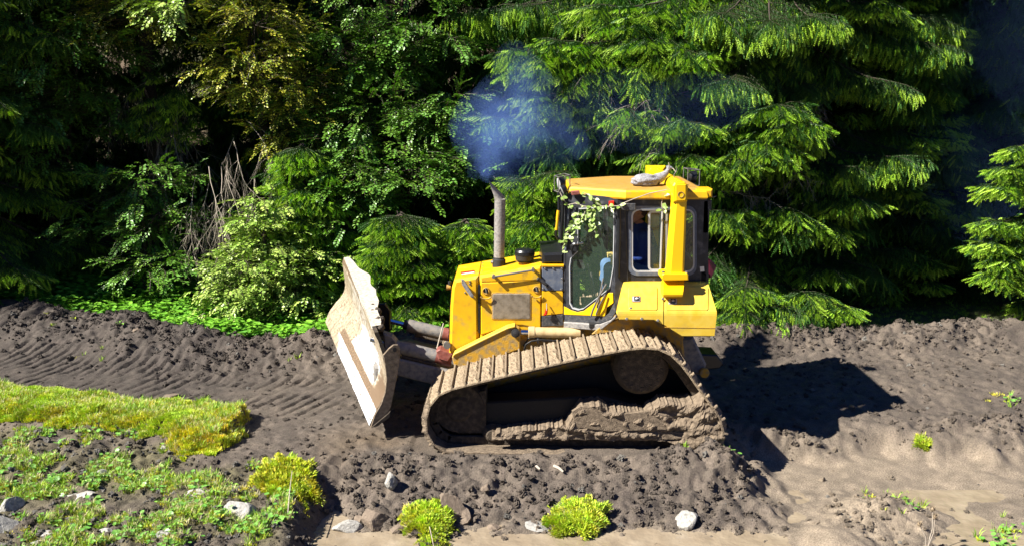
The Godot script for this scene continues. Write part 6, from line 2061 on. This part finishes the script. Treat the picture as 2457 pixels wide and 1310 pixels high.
func make_sods() -> void:
	# lumps of turf that slid down the slope: [pixels of the middle, height, size, turn, label]
	for q in [[690, 1150, -0.02, Vector3(0.30, 0.12, 0.42), 0.5, "large yellow mossy turf sod standing beside the dark trench"], [1030, 1245, -0.22, Vector3(0.24, 0.08, 0.24), 0.2, "green mossy turf sod lying beside the brown boulder at the stream"], [1385, 1240, -0.24, Vector3(0.27, 0.07, 0.25), -0.4, "yellow-green mossy turf sod lying alone at the stream edge below the track"], [2220, 1060, -0.18, Vector3(0.13, 0.06, 0.10), 0.3, "small green grass tuft on the light mud"], [1040, 1300, -0.32, Vector3(0.16, 0.07, 0.14), 0.2, "dark lump of turf at the foot of the green sod"]]:
		var p := on_y(q[0], q[1], q[2])
		var o := thing("turf_sod", Vector3(p.x, 0, p.z), q[5], "turf sod")
		var size: Vector3 = q[3]
		var y := maxf(base_h(p.x, p.z), WATER)
		var m := lumpy(int(q[0]), size, M.wet_mud, 3, 0.35, 1.6)
		put_mesh("soil_core", m, o, Transform3D(Basis(Vector3.UP, q[4]) * Basis(Vector3.RIGHT, 0.27), Vector3(0, q[2] - size.y * 0.6, 0)))
		var cr := Crown.new()
		var fn := noise(int(q[0]) + 3, 2.5, 2)
		var n := int(5200 * size.x * size.z / 0.08)
		if q[0] == 1040:
			n = 60
		for i in n:
			var a := rng.randf() * TAU
			var r := sqrt(rng.randf()) * 1.08
			var edge := 0.95 + 0.55 * fn.get_noise_2d(cos(a) * 0.7, sin(a) * 0.7) + 0.25 * fn.get_noise_2d(cos(a) * 2.5 + 3.0, sin(a) * 2.5)
			var d := Vector3(cos(a) * r * edge, 0, sin(a) * r * edge)
			var yy := sqrt(maxf(0.0, 1.0 - pow(minf(r, 0.99), 5.0))) + 0.35 * fn.get_noise_2d(d.x * 1.5, d.z * 1.5 + 20.0)
			var nrm := Vector3(d.x, 0.5 + yy, d.z).normalized()
			var pos := Vector3(d.x * size.x, q[2] - size.y * 0.55 + size.y * yy * 0.8 + 0.05 * fn.get_noise_2d(d.x * 2.2 + 31.0, d.z * 2.2) - d.z * size.z * 0.28, d.z * size.z).rotated(Vector3.UP, q[4])
			grow(cr, "moss" if rng.randf() < 0.97 else "straw", aim(pos, nrm.cross(Vector3(0.2, 0.1, 1)), nrm, rng.randf_range(0.45, 0.85) if rng.randf() < 0.96 else rng.randf_range(1.0, 1.7)), (Color(1.03, 1.03, 0.8) if q[0] < 900 else Color(0.95, 1.05, 0.9)) * (1.0 + 0.6 * fn.get_noise_2d(d.x * 3.0 + 5.0, d.z * 3.0)) * Color(1.0 + 0.3 * fn.get_noise_2d(d.x * 1.2, d.z * 1.2 + 9.0), 1, 1))
		finish(cr, "turf_tufts", o)

func make_stones() -> void:
	var list := [[565, 1222, 0.15, 1.2, 0.75, "rock", "large white boulder at the right end of the grassy slope"], [465, 1188, 0.10, 1.4, 0.6, "rock", "white flat stone beside the grey one on the grassy slope"], [500, 1192, 0.08, 1.1, 0.7, "brown_rock", "grey stone touching the white flat stone on the grassy slope"], [26, 1215, 0.12, 0.9, 1.0, "rock", "upright pale stone above the corner boulder on the grassy slope"], [5, 1268, 0.16, 1.0, 0.9, "rock", "big pale boulder at the corner of the grassy slope"], [182, 1190, 0.09, 2.4, 0.5, "rock", "long white slab lying in the grass"], [140, 1201, 0.05, 1.5, 0.6, "rock", "small white chip at the end of the long slab"], [388, 1287, 0.09, 1.2, 0.8, "rock", "white stone below the grey pair near the foot of the slope"], [238, 1138, 0.07, 1.2, 0.8, "rock", "pale stone half sunk under the cut bank"], [333, 1088, 0.05, 1.2, 0.7, "rock", "small white stone under the overhang of the bank"], [299, 1035, 0.05, 1.3, 0.6, "rock", "white chip stuck in the face of the bank"], [140, 932, 0.05, 1.4, 0.6, "brown_rock", "grey stone on top of the mossy bank"], [400, 948, 0.08, 1.8, 0.35, "brown_rock", "flat grey stone in the moss near the end of the bank"], [470, 1213, 0.06, 1.5, 0.6, "rock", "white stone just below the white flat stone"], [120, 1280, 0.08, 1.4, 0.5, "rock", "white stone beside the weathered stick"], [255, 1275, 0.06, 1.4, 0.6, "rock", "small white stone on the lower slope"],
		[939, 1152, 0.085, 0.75, 1.0, "rock", "oval white stone in the churned soil below the blade"], [905, 1245, 0.14, 1.0, 0.85, "brown_rock", "angular brown boulder at the foot of the soil slope"], [952, 1268, 0.08, 1.2, 0.7, "brown_rock", "brown stone at the right foot of the angular boulder"], [1085, 1215, 0.15, 0.9, 1.1, "brown_rock", "tall brown boulder leaning on the green sod"], [1112, 1245, 0.10, 0.7, 1.1, "brown_rock", "narrow grey stone beside the tall brown boulder"], [835, 1262, 0.11, 1.3, 0.6, "rock", "white stone at the mouth of the dark trench"], [860, 1248, 0.06, 0.8, 1.0, "brown_rock", "small grey stone behind the white one at the trench"], [1642, 1248, 0.12, 1.1, 0.7, "rock", "white stone slab at the edge of the stream"], [545, 856, 0.13, 1.5, 0.7, "brown_rock", "grey rock chunk on the soil heap"], [262, 782, 0.08, 1.0, 0.9, "brown_rock", "grey stone high on the soil heap"], [330, 792, 0.06, 1.2, 0.8, "brown_rock", "grey stone on the soil heap crest"], [1000, 1235, 0.05, 1.2, 0.8, "brown_rock", "small brown stone behind the green sod"], [1300, 1262, 0.10, 2.0, 0.3, "rock", "pale flat slab at the water beside the lone sod"], [435, 1140, 0.04, 1.3, 0.7, "rock", "small pale stone in the weeds below the gold end of the bank"], [60, 1133, 0.045, 1.3, 0.7, "rock", "small pale stone under the middle of the cut bank"], [395, 1072, 0.04, 1.4, 0.6, "rock", "pale chip at the foot of the gold end of the bank"], [330, 1205, 0.04, 1.5, 0.6, "rock", "pale chip midway between the long slab and the white flat stone"], [285, 1228, 0.045, 1.2, 0.7, "brown_rock", "grey chip below the right end of the long slab"], [95, 1302, 0.06, 1.3, 0.6, "rock", "white stone below the weathered stick"], [655, 1197, 0.04, 1.2, 0.8, "rock", "small white stone at the left foot of the large yellow sod"], [625, 1262, 0.05, 1.2, 0.7, "brown_rock", "grey stone just below the large white boulder"], [1165, 1170, 0.045, 1.1, 0.8, "brown_rock", "brown stone in the soil above the narrow grey stone"], [1185, 1265, 0.05, 1.3, 0.7, "brown_rock", "brown stone at the foot of the slope right of the narrow grey stone"], [2040, 1265, 0.05, 1.2, 0.7, "brown_rock", "brown stone on the mound beside the dry teasel"]]
	for q in list:
		var hy := 0.0
		var p := on_y(q[0], q[1], hy)
		for k in 4:
			hy = maxf(base_h(p.x, p.z), WATER)
			p = on_y(q[0], q[1], hy + q[2] * 0.3)
		var m := boulder(int(q[0] * 3 + q[1]), Vector3(q[2] * q[3], q[2] * q[4], q[2]) * 1.25, M[q[5]])
		var o := put_mesh("stone", m, self, Transform3D(Basis(Vector3.UP, rng.randf() * 0.6 - 0.3) * Basis(Vector3(0, 0, 1), rng.randf_range(-0.3, 0.3)), Vector3(p.x, hy + q[2] * q[4] * 0.25, p.z)))
		tag(o, q[6], "stone", "stones lying along the road and stream")
		taken["stone"] = taken.get("stone", -1) + 1
		o.name = "stone" if taken.stone == 0 else "stone_%03d" % taken.stone
	# sticks and splinters
	for q in [[[95, 1252], [165, 1236], 0.022, "weathered brown stick lying in the grassy slope"], [[785, 1100], [700, 1108], 0.0, ""], [[690, 1230], [700, 1130], 0.006, "thin dry stalk leaning on the large sod"], [[1275, 1112], [1296, 1126], 0.02, "pale wood splinter in the soil below the near track"], [[1330, 1118], [1352, 1132], 0.02, "second pale wood splinter below the near track"], [[1030, 1262], [1040, 1310], 0.005, "thin dry stalk hanging from the green sod"]]:
		if q[2] == 0.0:
			continue
		var mb := MB.new()
		var pts := []
		for e in [q[0], q[1]]:
			var p := on_y(e[0], e[1], 0.0)
			for k in 4:
				p = on_y(e[0], e[1], maxf(base_h(p.x, p.z), WATER) + 0.02 + (0.12 if q[2] < 0.01 else 0.0))
			pts.append(p)
		var o2 := thing("stick", pts[0], q[3], "stick")
		mb.tube([Vector3.ZERO, (pts[1] - pts[0]) * 0.5 + Vector3(0, 0.015, 0.01), pts[1] - pts[0]], [q[2], q[2] * 0.9, q[2] * 0.6], 7)
		put("wood", mb, M.dead_wood if q[2] != 0.022 else M.bark, o2)

func make_strays() -> void:
	var o := Node3D.new()
	o.name = "stray_weeds"
	add_child(o)
	tag(o, "sparse green weeds sprouting from the light mud", "weeds", "", "stuff")
	var cr := Crown.new()
	for q in [[2170, 1215, 60, 14], [2420, 1290, 55, 22], [1640, 1165, 20, 4], [2395, 960, 40, 10], [2100, 1195, 25, 5], [1745, 1150, 10, 3], [560, 800, 60, 8], [230, 800, 120, 10], [700, 850, 20, 5]]:
		for k in q[3]:
			var px: float = q[0] + rng.randfn() * q[2] * 0.6
			var py: float = q[1] + rng.randfn() * q[2] * 0.25
			var p := on_y(px, py, 0.0)
			for j in 3:
				p = on_y(px, py, base_h(p.x, p.z))
			grow(cr, ["grass", "moss", "weed"][rng.randi() % 3], Transform3D(Basis(Vector3.UP, rng.randf() * TAU) * rng.randf_range(0.7, 1.3), Vector3(p.x, ground_h(p.x, p.z), p.z)))
	finish(cr, "weed_tufts", o)
	# a dry teasel on the mound
	var b := on_y(2225, 1300, -0.25)
	b.y = base_h(b.x, b.z)
	var t := thing("dry_teasel", b, "dry brown teasel with two prickly heads on the mound in the mud", "plant")
	for q in [[2208, 1258, 0.0], [2246, 1240, 0.05], [2240, 1222, -0.05]]:
		var e := at(q[0], q[1], b.z + q[2]) - b
		var mb := MB.new()
		mb.tube([Vector3.ZERO, e * 0.5 + Vector3(0.03, 0.02, 0), e], [0.006, 0.005, 0.004], 5)
		put("stalk", mb, M.dead_wood, t)
		var hd := MB.new()
		for k in 90:
			var d := rv().normalized()
			var s := d.cross(Vector3(0.3, 1, 0.2)).normalized() * 0.004
			hd.tri(e + d * 0.012 - s, e + d * 0.012 + s, e + d * 0.042 + Vector3(0, 0.01, 0))
		hd.lathe(e - Vector3(0, 0.022, 0), Vector3.UP, [[0.0, 0.006], [0.01, 0.018], [0.03, 0.018], [0.046, 0.004]], 8)
		put("seed_head", hd, M.dry_mud, t)

func make_clods() -> void:
	var o := Node3D.new()
	o.name = "soil_clods"
	add_child(o)
	tag(o, "loose clods of soil strewn over the churned ground", "soil", "", "stuff")
	var shapes := []
	for k in 6:
		shapes.append(lumpy(300 + k, Vector3(1.0, 0.7, 0.9), M.clod, 1 if k < 4 else 2, 0.75, 2.0, true))
	var places := []
	var tints := []
	for k in 6:
		places.append([]); tints.append([])
	for i in 230000:
		var x := rng.randf_range(-8.6, 8.4)
		var z := rng.randf_range(-4.6, 4.2)
		if x > -1.2 and x < 2.5 and absf(absf(z) - 1.08) < 0.5:
			continue
		var r := roughness_of(x, z)
		var grass := maxf(bank_mask(x, z), meadow_mask(x, z))
		if rng.randf() > r * r * 0.75 or z < table(CREST, x) - 0.6 or (bank_mask(x, z) > 0.3):
			continue
		if n_mid.get_noise_2d(x * 2.0 + 70.0, z * 2.0) < -0.2:
			continue
		var s := 0.005 + 0.055 * pow(rng.randf(), 8.0)
		var y := ground_h(x, z)
		var k := rng.randi() % 6
		places[k].append(Transform3D(Basis(rv().normalized(), rng.randf() * TAU) * s, Vector3(x, y + s * 0.1, z)))
		var c := ground_c(x, z, y) * rng.randf_range(0.7, 1.3)
		if rng.randf() < 0.03 + 0.35 * grass:
			c = Color(0.36, 0.345, 0.315) * rng.randf_range(0.6, 1.1)
		tints[k].append(c)
	for k in 6:
		scatter("clod_scatter", shapes[k], places[k], tints[k], o)

# ---------------------------------------------------------------- things on the dozer
func make_vine() -> void:
	var v := thing("leafy_vine", at(1410, 480, 0.75), "torn leafy green vine draped over the front of the cab door", "vine")
	var o := v.position
	var leaf := MB.new()
	leaf.col = Color(0.20, 0.30, 0.06)
	var pts := []
	for k in 8:
		var b := TAU * k / 8.0
		pts.append(Vector3(0.5 - 0.5 * cos(b), 0.05 * absf(sin(b)), 0.40 * sin(b) * (1.15 - 0.6 * (0.5 - 0.5 * cos(b)))))
	for k in 8:
		leaf.tri(Vector3(0.5, -0.03, 0), pts[k], pts[(k + 1) % 8])
	var pale := MB.new()
	pale.col = Color(0.34, 0.42, 0.17)
	for k in 8:
		pale.tri(Vector3(0.5, -0.03, 0), pts[k], pts[(k + 1) % 8])
	var meshes := [leaf.mesh(M.leaf), pale.mesh(M.leaf)]
	var runs := [[[1344, 462], [1352, 478], [1362, 492], [1380, 488], [1400, 495], [1420, 497]], [[1400, 462], [1415, 470], [1425, 480], [1440, 494], [1460, 496], [1485, 494], [1500, 486]], [[1420, 496], [1405, 506], [1400, 520], [1390, 535], [1372, 545], [1360, 560], [1352, 580], [1350, 600]], [[1415, 498], [1422, 515], [1425, 535], [1428, 555], [1431, 566]], [[1425, 500], [1418, 520], [1416, 545]], [[1372, 515], [1385, 525], [1380, 545], [1372, 570]], [[1500, 486], [1520, 478], [1560, 464], [1600, 456]], [[1590, 470], [1588, 492], [1592, 510]]]
	for r in runs.size():
		var path := []
		for p in runs[r]:
			var z: float = 0.86 if p[0] > 1480 else lerpf(0.56, 0.86, clampf((p[0] - 1340) / 140.0, 0, 1)) + 0.04
			if r == 6:
				z = 0.95
			path.append(at(p[0], p[1], z) - o)
		var mb := MB.new()
		mb.col = Color.WHITE
		mb.tube(path, [0.006], 5, false)
		put("stem", mb, M.dead_wood, v)
		if r == 6:
			continue
		for i in path.size() - 1:
			var n := 3 if r < 2 else 5
			if r == 7:
				n = 3
			for k in n:
				var p: Vector3 = path[i].lerp(path[i + 1], rng.randf()) + rv(0.03)
				var s := rng.randf_range(0.045, 0.085)
				var d := Vector3(rng.randf_range(-1, 1), rng.randf_range(-1.0, 0.3), rng.randf_range(0.0, 0.8))
				put_mesh("leaf", meshes[0 if rng.randf() < 0.6 else 1], v, aim(p + Vector3(0, 0, 0.02), d, Vector3(-0.4, 0.7, 0.8) + rv(0.5), s))

func make_roof_things() -> void:
	var p := at(1552, 444, 0.55)
	var n := thing("net_sack", p, "grey net sack with a tied neck lying on the cab roof", "sack")
	put_mesh("sack_body", lumpy(77, Vector3(0.21, 0.085, 0.15), M.net, 3, 0.22, 1.6), n, Transform3D(Basis(Vector3.UP, 0.3), Vector3(0, 0.055, 0)))
	var mb := MB.new()
	mb.tube([Vector3(0.12, 0.07, 0.0), Vector3(0.19, 0.10, -0.02), Vector3(0.24, 0.14, -0.05), Vector3(0.27, 0.18, -0.06), Vector3(0.28, 0.22, -0.05)], [0.07, 0.055, 0.035, 0.025, 0.04], 12)
	put("sack_neck", mb, M.net, n)
	mb = MB.new()
	mb.tube([Vector3(0.27, 0.19, -0.05), Vector3(0.275, 0.24, -0.03), Vector3(0.265, 0.27, -0.03)], [0.006], 5)
	mb.tube([Vector3(0.27, 0.19, -0.05), Vector3(0.32, 0.20, -0.02), Vector3(0.35, 0.16, 0.0)], [0.006], 5)
	put("tie_string", mb, M.dead_wood, n)
	var w := thing("bent_wire", at(1617, 432, 0.7), "bent grey wire sticking up from the roof beam", "wire")
	mb = MB.new()
	mb.tube([Vector3.ZERO, Vector3(0.005, 0.07, 0), Vector3(0.03, 0.10, 0), Vector3(0.035, 0.14, 0.0), Vector3(0.02, 0.16, 0)], [0.006], 6)
	put("wire", mb, M.steel, w)

func make_smoke() -> void:
	var s := Node3D.new()
	s.name = "exhaust_smoke"
	add_child(s)
	tag(s, "thin blue exhaust smoke drifting up from the stack", "smoke", "", "stuff")
	var fm := FogMaterial.new()
	fm.density = 0.08
	fm.albedo = Color(0.50, 0.66, 1.0)
	var thin := FogMaterial.new()
	thin.density = 0.014
	thin.albedo = Color(0.50, 0.66, 1.0)
	# puffs along the plume: [pixel x, y, depth, spread of the puffs, how many]
	for q in [[1168, 428, 0.05, 0.05, 3], [1160, 405, 0.0, 0.12, 4], [1160, 375, -0.1, 0.22, 6], [1185, 345, -0.3, 0.32, 8], [1200, 310, -0.5, 0.38, 9], [1240, 330, -0.7, 0.38, 7], [1225, 265, -0.8, 0.34, 7], [1290, 310, -1.0, 0.4, 6], [1250, 215, -1.1, 0.30, 6], [1255, 175, -1.3, 0.30, 6], [1330, 350, -1.2, 0.4, 4]]:
		for k in q[4]:
			var r: float = q[3] * rng.randf_range(0.45, 1.0) + 0.05
			fog_ball(s, at(q[0], q[1], q[2]) + Vector3(rng.randfn(), rng.randfn() * 0.8, rng.randfn() * 0.6) * q[3] * 0.55, Vector3(r, r * rng.randf_range(0.7, 1.2), r) * 2.0, fm)
	var dense := FogMaterial.new()
	dense.density = 0.4
	dense.albedo = Color(0.46, 0.60, 0.95)
	for k in 9:
		var f := k / 8.0
		fog_ball(s, at(lerpf(1171, 1158, f), lerpf(434, 392, f), 0.05) + rv(0.02 + 0.05 * f), Vector3.ONE * lerpf(0.06, 0.22, f) * rng.randf_range(0.7, 1.2), dense)
	for q in [[1400, 300, -1.6, 0.7, 0.5], [1480, 240, -2.2, 0.8, 0.5], [1560, 320, -2.2, 0.8, 0.35], [1680, 250, -2.6, 0.9, 0.5], [2300, 420, -5.5, 1.5, 1.4], [2420, 120, -5.5, 1.3, 1.2], [2350, 560, -5.5, 1.3, 0.9]]:
		fog_ball(s, at(q[0], q[1], q[2]), Vector3(q[3], q[4], q[3]) * 2.0, thin)

func fog_ball(parent: Node, p: Vector3, size: Vector3, m: FogMaterial) -> void:
	var f := FogVolume.new()
	f.name = "smoke_puff"
	f.shape = RenderingServer.FOG_VOLUME_SHAPE_ELLIPSOID
	f.size = size
	f.material = m
	parent.add_child(f, true)
	f.position = p

func _ready() -> void:
	rng.seed = 20240
	# camera
	var cam := Camera3D.new()
	cam.name = "camera"
	add_child(cam)
	cam.position = CAM
	cam.rotation.x = -PITCH
	cam.fov = rad_to_deg(2.0 * atan(655.0 / FOCAL))
	cam.near = 0.1
	cam.far = 400.0
	cam.current = true
	# sky, sun, exposure
	var e := Environment.new()
	e.background_mode = Environment.BG_SKY
	var sm := ProceduralSkyMaterial.new()
	sm.sky_top_color = Color(0.22, 0.42, 0.80)
	sm.sky_horizon_color = Color(0.60, 0.72, 0.88)
	sm.ground_bottom_color = Color(0.10, 0.10, 0.08)
	sm.ground_horizon_color = Color(0.45, 0.50, 0.50)
	var sky := Sky.new()
	sky.sky_material = sm
	e.sky = sky
	e.background_energy_multiplier = 0.18
	e.tonemap_mode = Environment.TONE_MAPPER_LINEAR
	e.tonemap_exposure = 3.0
	e.sdfgi_enabled = true
	e.ssao_enabled = true
	e.ssil_enabled = true
	e.volumetric_fog_enabled = true
	e.volumetric_fog_density = 0.0
	var we := WorldEnvironment.new()
	we.name = "environment"
	we.environment = e
	add_child(we)
	var sun := DirectionalLight3D.new()
	sun.name = "sun"
	add_child(sun)
	sun.look_at_from_position(Vector3.ZERO, SUN_FALL, Vector3.UP)
	sun.light_color = Color(1.0, 0.975, 0.93)
	sun.light_energy = 1.5
	sun.light_angular_distance = 0.53
	sun.shadow_enabled = true

	make_materials()
	print("materials ", Time.get_ticks_msec())
	make_land()
	print("land ", Time.get_ticks_msec())
	dz = thing("bulldozer", Vector3.ZERO, "yellow crawler bulldozer with a mud-caked angled blade and muddy tracks", "bulldozer")
	make_tracks()
	make_hood()
	make_arms()
	make_blade()
	make_fenders()
	make_rops()
	make_cab()
	print("dozer ", Time.get_ticks_msec())
	make_vine()
	make_roof_things()
	make_forest()
	print("forest ", Time.get_ticks_msec())
	make_turf()
	make_sods()
	make_stones()
	make_strays()
	make_clods()
	make_smoke()
	print("end ", Time.get_ticks_msec())
